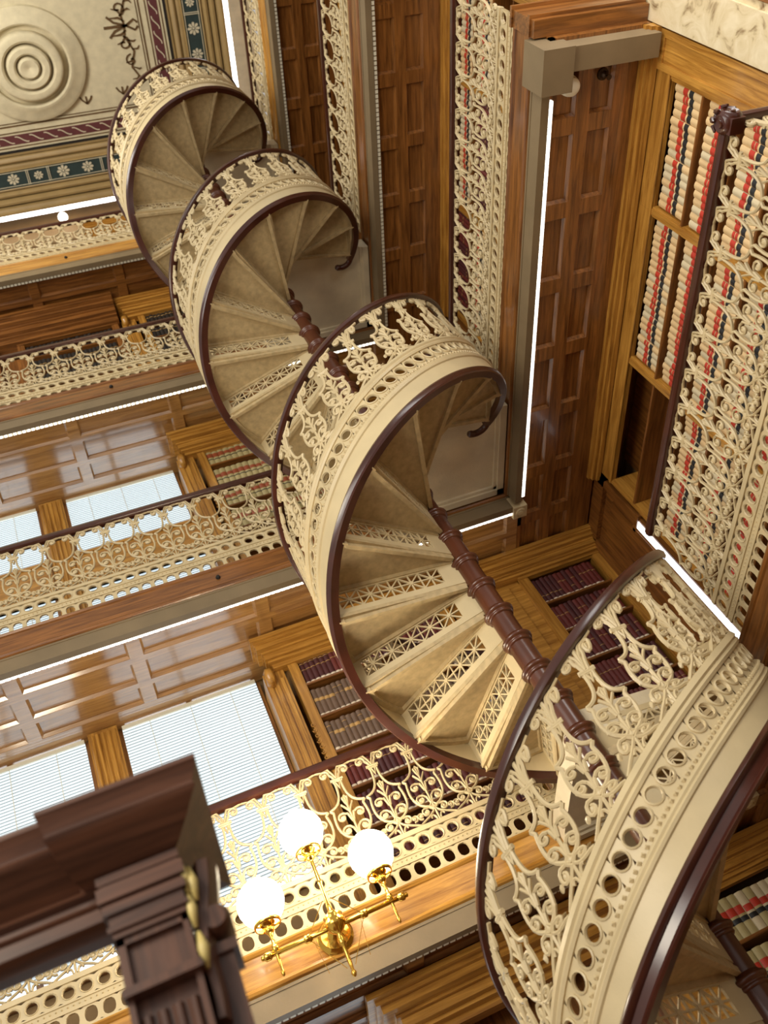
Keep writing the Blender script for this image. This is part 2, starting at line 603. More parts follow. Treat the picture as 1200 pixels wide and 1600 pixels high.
def gallery(k, side):
    L = LV(k)
    if side == 'back':
        u0, u1, f, b, w, ax = XL, XF, YF, YS, YW + 0.045, 'x'
        lab = ORD[k - 1] + ' gallery along the windowed end wall, panelled underside and wooden fascia'
    else:
        u0, u1, f, b, w, ax = YE + 0.05, YF, XF, XS, XW - 0.005, 'y'
        lab = ORD[k - 1] + ' gallery along the right wall, panelled underside and wooden fascia'
    t = thing('gallery', lab, 'gallery', (0, 0, 0), group='tiers of galleries')
    ue = u1 + (0.06 if side == 'back' else 0)
    # floor deck
    mb = MB()
    boxes_side(mb, side, u0, (XS - 0.002 if side == 'back' else YW + 0.045), b, w, L - 0.20, L - 0.01)
    link('deck', mb.mesh('deck', MAT['oak_' + ax]), t)
    # fascia with mouldings
    mb = MB()
    prof = [(f + 0.10, L), (f - 0.004, L), (f - 0.012, L - 0.012), (f - 0.004, L - 0.024), (f + 0.004, L - 0.03), (f + 0.004, L - 0.165),
            (f - 0.004, L - 0.172), (f - 0.010, L - 0.185), (f - 0.004, L - 0.198), (f + 0.012, L - 0.207), (f + 0.10, L - 0.207)]
    profile_side(mb, side, u0, u1, prof)
    link('fascia', mb.mesh('fascia', MAT[('gold_' if (k == 1 and side == 'back') or k == 4 else 'oak_') + ax]), t)  # lowest end-wall fascia in lighter oak: the lamp's glow put into the colour
    # beam under the fascia
    mb = MB()
    boxes_side(mb, side, u0 + (0.27 if side == 'right' else 0), ue - 0.02, f + 0.008, b, L - 0.326, L - 0.207)
    boxes_side(mb, side, u0 + (0.27 if side == 'right' else 0), ue - 0.02, f + 0.004, f + 0.012, L - 0.222, L - 0.207)
    link('beam', mb.mesh('beam', MAT['beam']), t)
    # light strip behind the beam
    mb = MB()
    ua_, ub_ = u0 + (0.32 if side == 'right' else 0), ue - 0.06
    boxes_side(mb, side, ua_, ub_, b + 0.001, b + 0.030, L - 0.318, L - 0.20, 0)
    nn = int((ub_ - ua_) / 0.036)
    for i in range(nn):
        q = ua_ + (i + 0.5) * (ub_ - ua_) / nn
        boxes_side(mb, side, q - 0.013, q + 0.013, b + 0.004, b + 0.026, L - 0.324, L - 0.318, 1)
    sm = [MAT['cream'], MAT['strip']] if k in (2, 3) and not (k == 3 and side == 'right') else [MAT['beam'], MAT['white']]
    if k == 2: sm[0] = MAT['striplow']
    link('light_strip', mb.mesh('light_strip', sm), t)
    # panelled soffit
    zt, zb = L - 0.262, L - 0.293
    mb = MB()
    uend = XS - 0.002 if side == 'back' else YW
    boxes_side(mb, side, u0, uend, b, w, zt, zt + 0.04)

    def frame(ua, ub, da, db):     # raised moulding frame round one panel opening
        m = 0.015
        o4 = [(ua, da), (ub, da), (ub, db), (ua, db)]
        i4 = [(ua + m, da + m), (ub - m, da + m), (ub - m, db - m), (ua + m, db - m)]
        vs = [(u_, d_, zb + 0.004) for u_, d_ in o4] + [(u_, d_, zt - 0.006) for u_, d_ in i4] + [(u_, d_, zt) for u_, d_ in i4]
        if side == 'right': vs = [(y_, x_, z_) for x_, y_, z_ in vs]
        mb.add(vs, [(q, (q + 1) % 4, 4 + (q + 1) % 4, 4 + q) for q in range(4)] + [(4 + q, 4 + (q + 1) % 4, 8 + (q + 1) % 4, 8 + q) for q in range(4)])

    if side == 'right':
        rows = [1.60, 2.04, 2.55, 3.06, 3.56, 4.07, 4.58, 5.03, 5.46]
        cols = [(b, 2.975), (3.065, 3.215)]
        edges_d = [(2.975, 3.065), (3.215, XB - 0.03)]
        for (a, c) in edges_d: boxes_side(mb, side, u0, YB + 0.3, a, c, zb, zt)
        for i in range(len(rows)):
            for (a, c) in cols:
                boxes_side(mb, side, rows[i] - 0.05, rows[i] + 0.05, a, c, zb, zt)
                if i < len(rows) - 1: frame(rows[i] + 0.05, rows[i + 1] - 0.05, a + (0.03 if a == b else 0), c)
        if True:
            boxes_side(mb, side, u0, YB + 0.3, b, b + 0.03, zb, zt)
    else:
        xs = [-2.46, -1.66, -0.88, -0.10, 0.78, 1.66, 2.24, 2.735]
        dl = [(b, 5.115), (5.17, 5.375), (5.425, 5.60)]
        for (a, c) in ((5.115, 5.17), (5.375, 5.425), (5.60, YW)): boxes_side(mb, side, u0, XS - 0.002, a, c, zb, zt)
        for i, x in enumerate(xs):
            for (a, c) in dl:
                boxes_side(mb, side, x - 0.045, x + 0.045, a, c, zb, zt)
                if i < len(xs) - 1: frame(x + 0.045, xs[i + 1] - 0.045, a + (0.026 if a == b else 0), c)
    link('soffit', mb.mesh('soffit', MAT['oak_y'] if side == 'right' else MAT['varnish_x' if k in (2, 3) else 'oak_x']), t)
    if side == 'back':
        mb = MB(); mb.box(XS - 0.06, XS + 0.0, YS - 0.004, YS + 0.22, zb + 0.002, zt)
        mb.box(XF + 0.05, XS + 0.02, YF - 0.1, YS, L - 0.29, L - 0.21)
        link('corner_filler', mb.mesh('corner_filler', MAT['oak_y']), t)
        # cream corner block with a rosette where the two beams meet
        mb = MB()
        cx, cy = XF + 0.045, YF + 0.06
        c = 0.055
        mb.box(cx - c, cx + c, cy - c, cy + c, L - 0.345, L - 0.205)
        mb.lathe([(0.04, 0), (0.04, -0.008), (0.032, -0.012), (0.026, -0.006), (0.02, -0.014), (0.0, -0.016)], 20, (cx, cy, L - 0.345))
        ob = link('corner_block', mb.mesh('corner_block', MAT['cream'], 'auto'), t)
        ob['label'] = 'cream corner block with round rosette'
    else:
        # end of the beam: heavier box and the beam that returns to the wall
        mb = MB()
        mb.box(2.672, 2.86, 1.56, 1.80, L - 0.42, L - 0.208)
        mb.box(2.86, XB - 0.04, 1.57, 1.70, L - 0.40, L - 0.208)
        link('return_beam', mb.mesh('return_beam', MAT['beam']), t)
        mb = MB()
        mb.box(XF - 0.02, XB - 0.035, YE - 0.04, YE + 0.05, L - 0.25, L)
        mb.box(XF - 0.03, XB - 0.035, YE - 0.06, YE + 0.05, L - 0.215, L - 0.19)
        mb.box(XF - 0.03, XB - 0.035, YE - 0.06, YE + 0.05, L - 0.02, L)
        link('end_fascia', mb.mesh('end_fascia', MAT['oak_x']), t)
    return t


for k in (1, 2, 3, 4):
    gallery(k, 'back')
    gallery(k, 'right')

# ------------------------------------------------------------------ cast-iron railing pattern


def spiral_pts(cx, cy, r, a0, turns, n=13, shrink=0.22):
    return [(cx + r * (1 - (1 - shrink) * (i / n)) * cos(a0 + turns * 2 * pi * i / n),
             cy + r * (1 - (1 - shrink) * (i / n)) * sin(a0 + turns * 2 * pi * i / n)) for i in range(n + 1)]


def bez(p0, p1, p2, p3, n=7):
    out = []
    for i in range(n + 1):
        t = i / n
        a, b, c, d = (1 - t) ** 3, 3 * t * (1 - t) ** 2, 3 * t * t * (1 - t), t ** 3
        out.append((a * p0[0] + b * p1[0] + c * p2[0] + d * p3[0], a * p0[1] + b * p1[1] + c * p2[1] + d * p3[1]))
    return out


def unit_strokes(sh=0.094):
    """one lyre-shaped scroll baluster: strokes in (u, v), u within +-0.1, v from 0 to 0.54; (points, radius)"""
    st = []
    for s in (-1, 1):
        m = lambda pts: [(s * x, y) for x, y in pts]
        # volute pair under the handrail, its leaf and the fillet above
        st.append((m([(0.010, 0.462), (0.018, 0.484)] + spiral_pts(0.055, 0.507, 0.028, pi * 1.10, -1.25, 14)), 0.0072))
        st.append((m([(0.0, 0.466), (0.010, 0.500), (0.026, 0.536)]), 0.0062))
        st.append((m([(0.026, 0.536), (0.060, 0.531), (0.10, 0.540)]), 0.0050))
        # neck and pointed shoulder
        st.append((m(bez((0.017, 0.452), (0.014, 0.335), (0.036, 0.300), (sh, 0.286 + (0.094 - sh) * 0.6), 9)), 0.0074))
        # body
        st.append((m([(sh, 0.286 + (0.094 - sh) * 0.6), (sh - 0.014, 0.270)] + bez((sh - 0.014, 0.270), (sh + 0.004, 0.18), (sh - 0.008, 0.108), (0.016, 0.088), 8)), 0.0074))
        # inner scrolls
        st.append((m([(0.004, 0.190), (0.016, 0.240)] + spiral_pts(0.046, 0.224, 0.028, pi * 0.80, -1.05, 11, 0.3)), 0.0066))
        st.append((m([(0.004, 0.105), (0.014, 0.150)] + spiral_pts(0.046, 0.142, 0.031, pi * 0.90, -1.15, 12, 0.3)), 0.0066))
        # palmette leaves
        st.append((m(bez((0.0, 0.245), (0.010, 0.272), (0.020, 0.282), (0.030, 0.300), 4)), 0.0056))
        st.append((m(bez((0.0, 0.285), (0.006, 0.305), (0.012, 0.320), (0.014, 0.340), 4)), 0.0056))
        # feet
        st.append((m([(0.0, 0.075), (0.020, 0.088)] + spiral_pts(0.048, 0.064, 0.025, pi * 0.65, -1.1, 11, 0.3)), 0.0068))
        st.append((m(bez((0.004, 0.068), (0.03, 0.030), (0.06, 0.030), (0.098, 0.004), 6)), 0.0064))
        st.append((m(bez((0.010, 0.004), (0.012, 0.03), (0.028, 0.045), (0.036, 0.022), 5)), 0.0058))
        # joint scroll to the neighbour
        if sh > 0.09: st.append((m(spiral_pts(0.083, 0.055, 0.021, pi * 1.4, 0.9, 9, 0.4)), 0.0058))
    st.append(([(-0.034, 0.460), (0.034, 0.460)], 0.0095))
    st.append(([(-0.026, 0.447), (0.026, 0.447)], 0.0065))
    st.append(([(0, 0.09), (0, 0.20), (0, 0.345)], 0.0064))
    st.append(([(-0.022, 0.085), (0, 0.108), (0.022, 0.085), (0, 0.062), (-0.022, 0.085)], 0.008))
    st.append(([(-0.010, 0.44), (0, 0.402), (0.010, 0.44)], 0.0075))
    st.append(([(0, 0.0), (0, 0.06)], 0.0062))
    st.append(([(-0.013, 0.328), (0, 0.350), (0.013, 0.328)], 0.007))
    return st


UNIT = unit_strokes()
UNIT_WIDE = unit_strokes(0.080)


def unit_mesh(mapper, name, su=1.0, sv=1.0, depth=0.010, sides=6, strokes=UNIT, fat=0.90):
    mb = MB()
    for pts, r in strokes:
        P = [Vector(mapper(u * su, v * sv, 0)) for u, v in pts]
        u, v = pts[len(pts) // 2]
        N = Vector(mapper(u * su, v * sv, 1)) - Vector(mapper(u * su, v * sv, 0))
        mb.tube(P, r * fat, sides, up=N.normalized(), ry=depth)
    # little rosette bosses
    for (u, v, r) in ((0, 0.085, 0.015), (0.046, 0.224, 0.013), (-0.046, 0.224, 0.013), (0.046, 0.142, 0.014), (-0.046, 0.142, 0.014), (0.055, 0.507, 0.012), (-0.055, 0.507, 0.012), (0.048, 0.064, 0.012), (-0.048, 0.064, 0.012), (0.083, 0.055, 0.011), (-0.083, 0.055, 0.011)):
        ring = [Vector(mapper((u + r * cos(2 * pi * i / 8)) * su, (v + r * sin(2 * pi * i / 8)) * sv, 0)) for i in range(8)]
        N = (Vector(mapper(u * su, v * sv, 1)) - Vector(mapper(u * su, v * sv, 0))).normalized()
        c = Vector(mapper(u * su, v * sv, 0))
        vs = [c + N * 0.014, c - N * 0.014] + ring
        fs = []
        for i in range(8):
            j = (i + 1) % 8
            fs += [(0, 2 + i, 2 + j), (1, 2 + j, 2 + i)]
        mb.add(vs, fs)
    return mb.mesh(name, MAT['cream'], 'auto')


def hole_cell(mb, mapper, u0, u1, v0, v1, rx, ry, th, n=16, sq=2.0, mi=None, shear=0.0):
    """plate cell with an oval hole, thickness th each side"""
    cu, cv = (u0 + u1) / 2, (v0 + v1) / 2
    hu, hv = (u1 - u0) / 2, (v1 - v0) / 2
    vs = []
    for side in (1, -1):
        for i in range(n):
            a = 2 * pi * (i + 0.5) / n
            c, s = cos(a), sin(a)
            m = max(abs(c), abs(s))
            vs.append(mapper(cu + hu * c / m, cv + hv * s / m, side * th))
        for i in range(n):
            a = 2 * pi * (i + 0.5) / n
            c, s = cos(a), sin(a)
            e = (abs(c) ** sq + abs(s) ** sq) ** (-1.0 / sq)
            vs.append(mapper(cu + rx * c * e, cv + ry * s * e - shear * rx * c * e, side * th))
    fs = []
    for i in range(n):
        j = (i + 1) % n
        fs.append((i, j, n + j, n + i))
        fs.append((2 * n + j, 2 * n + i, 3 * n + i, 3 * n + j))
        fs.append((n + i, n + j, 3 * n + j, 3 * n + i))
    mb.add(vs, fs, mi)


def ring_cell(mb, mapper, cu, cv, r, tr, n=14):
    P = [Vector(mapper(cu + r * cos(2 * pi * i / n), cv + r * sin(2 * pi * i / n), 0)) for i in range(n)]
    N = (Vector(mapper(cu, cv, 1)) - Vector(mapper(cu, cv, 0))).normalized()
    mb.tube(P, tr, 5, closed=True, up=N, ry=0.012)


flat = lambda u, v, d: (u, d, v)
RAIL_UNIT = unit_mesh(flat, 'baluster_panel', 1.0, 1.0)
UP = 0.212            # spacing of the units
HOLE = UP / 2.5


def railing(k, side, u0, u1, label, d=None, ucat='railing'):
    """top-level railing; local frame u along +x, standing on the gallery edge"""
    L = LV(k)
    if d is None: d = YR if side == 'back' else XR
    if side == 'back': loc, rz = (u0, d, L), 0.0
    else: loc, rz = (d, u1, L), -pi / 2      # +u runs towards -y
    ln = u1 - u0
    t = thing('gallery_railing', label, 'railing', loc, rz, 'gallery railings')
    # handrail
    mb = MB()
    prof = [(-0.030, 0.825), (-0.034, 0.845), (-0.026, 0.868), (0.0, 0.88), (0.026, 0.868), (0.034, 0.845), (0.030, 0.825), (0.016, 0.818), (-0.016, 0.818)]
    mb.sweep(prof, lambda i, a, b: (ln * i, a, b), 1)
    link('handrail', mb.mesh('handrail', MAT['rail'], 'auto'), t)
    # base band
    mb = MB()
    n = max(1, int(round(ln / HOLE)))
    c = ln / n
    for i in range(n):
        hole_cell(mb, flat, i * c, (i + 1) * c, 0.022, 0.115, 0.030, 0.036, 0.007, 14, 2.6)
        hole_cell(mb, flat, i * c, (i + 1) * c, 0.160, 0.250, 0.029, 0.031, 0.007, 14, 2.0)
        ring_cell(mb, flat, (i + 0.5) * c, 0.205, 0.032, 0.005, 12)
    mb.box(0, ln, -0.018, 0.018, 0, 0.022)
    mb.box(0, ln, -0.007, 0.007, 0.115, 0.16)
    mb.box(0, ln, -0.014, 0.014, 0.112, 0.122)
    mb.box(0, ln, -0.014, 0.014, 0.152, 0.160)
    mb.box(0, ln, -0.016, 0.016, 0.250, 0.272)
    mb.box(0, ln, -0.011, 0.011, 0.272, 0.280)
    nb = int(ln / 0.027)
    for i in range(nb):
        x = (i + 0.5) * ln / nb
        r = 0.010
        mb.add([(x - r, 0, 0.137), (x + r, 0, 0.137), (x, -0.016, 0.137), (x, 0.016, 0.137), (x, 0, 0.137 - r), (x, 0, 0.137 + r)],
               [(0, 2, 5), (2, 1, 5), (1, 3, 5), (3, 0, 5), (2, 0, 4), (1, 2, 4), (3, 1, 4), (0, 3, 4)])
    link('base_band', mb.mesh('base_band', MAT['cream']), t)
    nu = max(1, int(round(ln / UP)))
    w = ln / nu
    for i in range(nu):
        o = link('baluster_panel', RAIL_UNIT, t, ((i + 0.5) * w, 0, 0.280))
        o.scale = (w / 0.2, 1, 1)
    return t


for k in (1, 2, 3, 4):
    railing(k, 'back', -2.75 if k > 1 else -1.94, 1.74 if k > 1 else 1.94,
            'cream cast-iron railing with dark handrail on the ' + ORD[k - 1] + ' gallery along the windowed end wall')
    railing(k, 'right', 1.52, (3.86, 4.02, 4.02, 4.30)[k - 1], 'cream cast-iron railing with dark handrail on the ' + ORD[k - 1] + ' gallery along the right wall')
t = railing(1, 'back', 2.80, 3.42, 'short cream railing returning to the stone pier, near end of the lowest gallery', d=1.50)
t.location.y = 1.50
# carved corner post heads where railing and return meet
for k in (1, 2):
    mb = MB()
    zc = LV(k) + 0.86
    mb.box(-0.035, 0.035, -0.035, 0.035, -0.07, 0.03)
    for (a, ax) in ((-0.05, 'x'), (-0.05, 'y')):
        prof = [(0.0, 0.0), (0.016, -0.004), (0.02, 0.006), (0.034, 0.0), (0.044, 0.008), (0.05, 0.02), (0.05, 0.05)]
        mb.lathe([(r, a + h) for r, h in prof], 18, (0, 0, -0.015), ax)
    for i in range(8):
        a = 2 * pi * i / 8
        mb.tube([(0.02 * cos(a), 0.02 * sin(a), 0.02), (0.05 * cos(a), 0.05 * sin(a), 0.035), (0.062 * cos(a), 0.062 * sin(a), 0.012)], [0.012, 0.014, 0.006], 6)
    mb.lathe([(0.03, 0.03), (0.035, 0.05), (0.02, 0.065), (0.0, 0.07)], 14)
    o = link('rail_finial', mb.mesh('rail_finial', MAT['rail'], 'auto'), None, (XR, 1.50, zc))
    tag(o, 'carved dark rosette finial at the near corner of the ' + ORD[k - 1] + ' right gallery railing', 'finial')

# ------------------------------------------------------------------ spiral staircase
stair = thing('spiral_staircase', 'cream cast-iron spiral staircase with dark handrail rising through all the galleries', 'staircase', (XC, YC, 0))


def BZ(k): return LV(k) - 0.277           # bottom edge of the string at landing k


def hel(t_deg, h, r): return (r * cos(rad(t_deg)), r * sin(rad(t_deg)), PITCH * rad(t_deg - T0) + h)


def flight_sweep(prof, a0, a1, name, m, smooth='auto', step=3.0):
    n = int((a1 - a0) / step)
    mb = MB()
    mb.sweep(prof, lambda i, r, h: hel(a0 + (a1 - a0) * i / n, h, r), n)
    return mb.mesh(name, m, smooth)


T1 = T0 + 338.8
NOSE0, DN = 29.6, 26.06
PU = 338.8 / 22.0          # baluster pitch in degrees
R0 = RS - 0.004


def cylmap(u, v, d): # u arc length, v height, d radial
    a = u / RS
    return ((RS + d) * cos(a), (RS + d) * sin(a), PITCH * a + v)


SLOPE = PITCH / RS


def stair_unit_map(u, v, d):
    """upright (unsheared) baluster whose feet follow the slope of the string"""
    q = max(0.0, min(1.0, (0.10 - v) / 0.085))
    top = max(0.0, min(1.0, (v - 0.465) / 0.04))
    vv = v if v < 0.10 else 0.10 + (v - 0.10) * 0.90
    a = u / RS
    r = RS - 0.002 + d
    return (r * cos(a), r * sin(a), PITCH * a * max(q, 0.85 * top) + (vv + 0.045 * top) * 0.926 + 0.430)


UNIT_WIDE += [([(0.0, 0.47), (0.002, 0.505), (0.0, 0.545)], 0.0078), ([(-0.026, 0.536), (-0.06, 0.531), (-0.105, 0.540)], 0.0052)]
STAIR_UNIT = unit_mesh(stair_unit_map, 'baluster_panel', 1.06, 1.0, strokes=UNIT_WIDE, fat=1.25)


def make_flight(a0, a1, heavy=False):
    """meshes shared by the flights, in stair coordinates with z = 0 at T0"""
    out = {}
    thin = [(0.792, 0.004), (0.836, 0.002), (0.843, 0.010), (0.836, 0.020), (0.840, 0.030), (0.848, 0.042), (0.842, 0.056), (0.797, 0.060)]
    out['trim'] = flight_sweep(thin if not heavy else [(0.785, -0.006), (0.840, -0.010), (0.848, 0.0), (0.842, 0.010), (0.832, 0.016), (0.832, 0.050), (0.846, 0.056), (0.854, 0.068), (0.850, 0.080), (0.842, 0.088), (0.797, 0.090)], a0, a1, 'dark_trim', MAT['rail'])
    out['string'] = flight_sweep([(0.800, 0.055), (0.833, 0.055), (0.833, 0.175), (0.842, 0.180), (0.846, 0.192), (0.838, 0.202), (0.842, 0.212), (0.838, 0.222), (0.829, 0.228), (0.829, 0.250), (0.806, 0.250), (0.806, 0.19), (0.800, 0.18)], a0, a1, 'stringer', MAT['cream'])
    out['hand'] = flight_sweep([(0.790, 0.935), (0.786, 0.955), (0.795, 0.977), (0.819, 0.988), (0.843, 0.977), (0.852, 0.955), (0.848, 0.935), (0.835, 0.928), (0.803, 0.928)], a0, a1, 'handrail', MAT['rail'])
    mb = MB()
    n = int((a1 - a0) / 3.0)
    mb.sweep([(0.808, 0.365), (0.832, 0.365), (0.838, 0.378), (0.832, 0.392), (0.840, 0.402), (0.834, 0.418), (0.828, 0.432), (0.812, 0.432)], lambda i, r, h: hel(a0 + (a1 - a0) * i / n, h, r), n)
    nh = int(round((a1 - a0) / (PU / 3)))
    c = RS * rad((a1 - a0) / nh)
    off = RS * rad(a0)

    def mp(u, v, d):
        a = (u + off) / RS
        return ((RS + d) * cos(a), (RS + d) * sin(a), PITCH * (a - rad(T0)) + v)

    for i in range(nh):
        hole_cell(mb, mp, i * c, (i + 1) * c, 0.249, 0.367, 0.0305, 0.0305, 0.005, 18, 2.0, None, SLOPE)
        ring_cell(mb, mp, (i + 0.5) * c, 0.308, 0.0, 0.0, 4) if False else None
        P = [Vector(mp((i + 0.5) * c + 0.0335 * cos(2 * pi * j / 14), 0.308 + 0.0335 * sin(2 * pi * j / 14) - SLOPE * 0.0335 * cos(2 * pi * j / 14), 0.004)) for j in range(14)]
        N = Vector(mp((i + 0.5) * c, 0.3, 1)) - Vector(mp((i + 0.5) * c, 0.3, 0))
        mb.tube(P, 0.0055, 5, closed=True, up=N.normalized(), ry=0.010)
    out['band'] = mb.mesh('base_band', MAT['cream'], 'auto')
    mb = MB()
    nb = int(RS * rad(a1 - a0) / 0.026)
    for i in range(nb):
        a = a0 + (i + 0.5) * (a1 - a0) / nb
        for (hh, rr) in ((0.238, 0.0105),):
            c0 = Vector(hel(a, hh, 0.832))
            n_ = Vector((cos(rad(a)), sin(rad(a)), 0)); t_ = Vector((-sin(rad(a)), cos(rad(a)), 0)); z_ = Vector((0, 0, 1))
            vs = [c0 + t_ * rr, c0 - t_ * rr, c0 + n_ * rr, c0 - n_ * rr, c0 + z_ * rr, c0 - z_ * rr]
            mb.add(vs, [(0, 2, 4), (2, 1, 4), (1, 3, 4), (3, 0, 4), (2, 0, 5), (1, 2, 5), (3, 1, 5), (0, 3, 5)])
    out['bead'] = mb.mesh('bead_row', MAT['cream'])
    return out


full = make_flight(T0 + 30.0, T1)
first = make_flight(-72.0, T1, True)
# curled ends of the dark trim at each landing
mb = MB()
base = Vector(hel(T1, 0.028, 0.824))
tdir = Vector((-sin(rad(T1)), cos(rad(T1)), 0.12))
ndir = Vector((cos(rad(T1)), sin(rad(T1)), 0))
pts = [base - tdir * 0.02]
for i in range(0, 11):
    a = i / 10 * 0.62 * pi
    pts.append(base + tdir * (0.085 * sin(a)) + ndir * (-0.085 * (1 - cos(a))))
mb.tube(pts, [0.025] * 10 + [0.027, 0.020], 8)
CURL = mb.mesh('trim_curl', MAT['rail'], True)

# tread: wedge plate with a stiffening rim beneath
mb = MB()


def wedge(mb, a0, a1, r0, r1, z0, z1, n=5):
    vs = []
    for z in (z0, z1):
        for r in (r0, r1):
            for i in range(n + 1):
                a = rad(a0 + (a1 - a0) * i / n)
                vs.append((r * cos(a), r * sin(a), z))
    m = n + 1
    q = lambda zz, rr, i: zz * 2 * m + rr * m + i
    fs = []
    for i in range(n):
        fs.append((q(0, 0, i), q(0, 1, i), q(0, 1, i + 1), q(0, 0, i + 1)))
        fs.append((q(1, 0, i), q(1, 0, i + 1), q(1, 1, i + 1), q(1, 1, i)))
        fs.append((q(0, 1, i), q(1, 1, i), q(1, 1, i + 1), q(0, 1, i + 1)))
        fs.append((q(0, 0, i), q(0, 0, i + 1), q(1, 0, i + 1), q(1, 0, i)))
    fs.append((q(0, 0, 0), q(1, 0, 0), q(1, 1, 0), q(0, 1, 0)))
    fs.append((q(0, 0, n), q(0, 1, n), q(1, 1, n), q(1, 0, n)))
    mb.add(vs, fs)


wedge(mb, -1.5, DN + 1.0, 0.055, 0.802, -0.022, 0.0)
wedge(mb, -1.5, DN, 0.770, 0.801, -0.045, -0.022)
# radial rim bars
for (aa, w) in ((0.6, 0.012), (DN - 1.4, 0.012)):
    a = rad(aa)
    d = Vector((cos(a), sin(a), 0)); p = Vector((-sin(a), cos(a), 0))
    vs = []
    for z in (-0.045, -0.02):
        vs += [d * 0.07 - p * w + Vector((0, 0, z)), d * 0.80 - p * w + Vector((0, 0, z)), d * 0.80 + p * w + Vector((0, 0, z)), d * 0.07 + p * w + Vector((0, 0, z))]
    mb.add(vs, [(0, 3, 2, 1), (4, 5, 6, 7), (0, 1, 5, 4), (1, 2, 6, 5), (2, 3, 7, 6), (3, 0, 4, 7)])
TREAD = mb.mesh('tread', MAT['tread'])
# riser: plate pierced with a row of eight-pointed stars (in the x-z plane, x radial)
mb = MB()
RH = 0.178
th = 0.006
x0, x1 = 0.165, 0.755
zlo, zhi = 0.036, 0.148
mb.box(0.055, 0.805, -th, th, 0, zlo)
mb.box(0.055, 0.805, -th, th, zhi, RH)
mb.box(0.055, x0, -th, th, zlo, zhi)
mb.box(x1, 0.805, -th, th, zlo, zhi)
nc = 5
hub = 0.012
cw = (x1 - x0) / nc
for i in range(nc):
    cx = x0 + (i + 0.5) * cw
    cz = (zlo + zhi) / 2
    for (dx, dz) in ((cw / 2, (zhi - zlo) / 2), (cw / 2, -(zhi - zlo) / 2), (0.0, (zhi - zlo) / 2), (cw / 2, 0)):
        mb.tube([(cx - dx, 0, cz - dz), (cx + dx, 0, cz + dz)], 0.0052, 4, up=(0, 1, 0), ry=0.0062)
    if i: mb.tube([(cx - cw / 2, 0, zlo), (cx - cw / 2, 0, zhi)], 0.0045, 4, up=(0, 1, 0), ry=0.0065)
    mb.lathe([(0.0, -0.008), (hub, -0.008), (hub, 0.008), (0.0, 0.008)], 10, (cx, 0, cz), 'y')
RISER = mb.mesh('riser', MAT['cream'])

for k in (1, 2, 3, 4):
    z0 = BZ(k) - H
    F = first if k == 1 else full
    st = link('stringer', F['string'], stair, (0, 0, z0))
    link('dark_trim', F['trim'], st)
    link('bead_row', F['bead'], st)
    link('base_band', F['band'], st)
    link('trim_curl', CURL, st)
    link('handrail', F['hand'], stair, (0, 0, z0))
    ia = -6 if k == 1 else 0
    for i in range(ia, 22):
        if k > 1 and i < 2: continue
        a = T0 + (i + 0.5) * PU
        link('baluster_panel', STAIR_UNIT, stair, (0, 0, z0 + PITCH * rad(a - T0)), rad(a))
    for j in range(-3 if k == 1 else 1, 14):
        a = NOSE0 + DN * j
        zt = z0 + 0.2 * j + 0.21
        if j < 13:
            tr = link('tread', TREAD, stair, (0, 0, zt), rad(a))
            link('riser', RISER, tr, (0, 0, -0.022 - RH), 0)
        else:
            link('riser', RISER, stair, (0, 0, zt - 0.022 - RH), rad(a))
# central column with a collar at every tread
mb = MB()
mb.lathe([(0.0, 0.0), (0.12, 0.0), (0.12, 0.05), (0.08, 0.08), (0.061, 0.10), (0.061, LV(4) + 0.95), (0.075, LV(4) + 0.96), (0.075, LV(4) + 1.0), (0.05, LV(4) + 1.04), (0.0, LV(4) + 1.08)], 24)
colm = link('central_column', mb.mesh('central_column', MAT['column'], 'auto'), stair)
mb = MB()
mb.lathe([(0.060, -0.034), (0.068, -0.032), (0.072, -0.026), (0.070, -0.018), (0.066, -0.014), (0.076, -0.010), (0.083, -0.003), (0.084, 0.006), (0.078, 0.013), (0.068, 0.016), (0.064, 0.026), (0.060, 0.028)], 24)
COLLAR = mb.mesh('collar', MAT['column'], True)
for i in range(-3, 52):
    z = BZ(1) - H + 0.2 * i + 0.21 - 0.07
    if z > 0.3: link('collar', COLLAR, colm, (0, 0, z))
# landings
for k in (1, 2, 3, 4):
    zb = BZ(k)
    mb = MB()
    P = [(0.03, 0.0), (0.80, 0.118), (0.90, 0.14), (XF - XC - 0.013, 0.14), (XF - XC - 0.013, YF - YC - 0.013), (0.0, YF - YC - 0.013), (0.0, 0.03)]
    n = len(P)
    mb.add([(x, y, zb + 0.14) for x, y in P] + [(x, y, zb + 0.26) for x, y in P],
           [tuple(range(n))[::-1], tuple(range(n, 2 * n))] + [(i, (i + 1) % n, n + (i + 1) % n, n + i) for i in range(n)])
    xe, ye = XF - XC - 0.013, YF - YC - 0.013
    mb.box(xe - 0.05, xe, 0.14, ye, zb + 0.105, zb + 0.14)
    mb.box(0.0, xe, ye - 0.05, ye, zb + 0.105, zb + 0.14)
    mb.box(xe - 0.075, xe - 0.05, 0.14, ye - 0.05, zb + 0.12, zb + 0.14)
    mb.box(0.0, xe - 0.05, ye - 0.075, ye - 0.05, zb + 0.12, zb + 0.14)
    link('landing', mb.mesh('landing', MAT['slab']), stair)
    # riser of the last step wraps the landing edge: shallow curved lip
    mb = MB()
    pts = []
    for i in range(9):
        q = i / 8.0
        pts.append((0.12 + 0.70 * q, 0.02 + 0.12 * q + 0.035 * sin(pi * q), zb + 0.13))
    mb.tube(pts, 0.016, 6, up=(0, 0, 1), ry=0.03)
    link('landing_lip', mb.mesh('landing_lip', MAT['slab'], True), stair)

# ------------------------------------------------------------------ bookcases and books


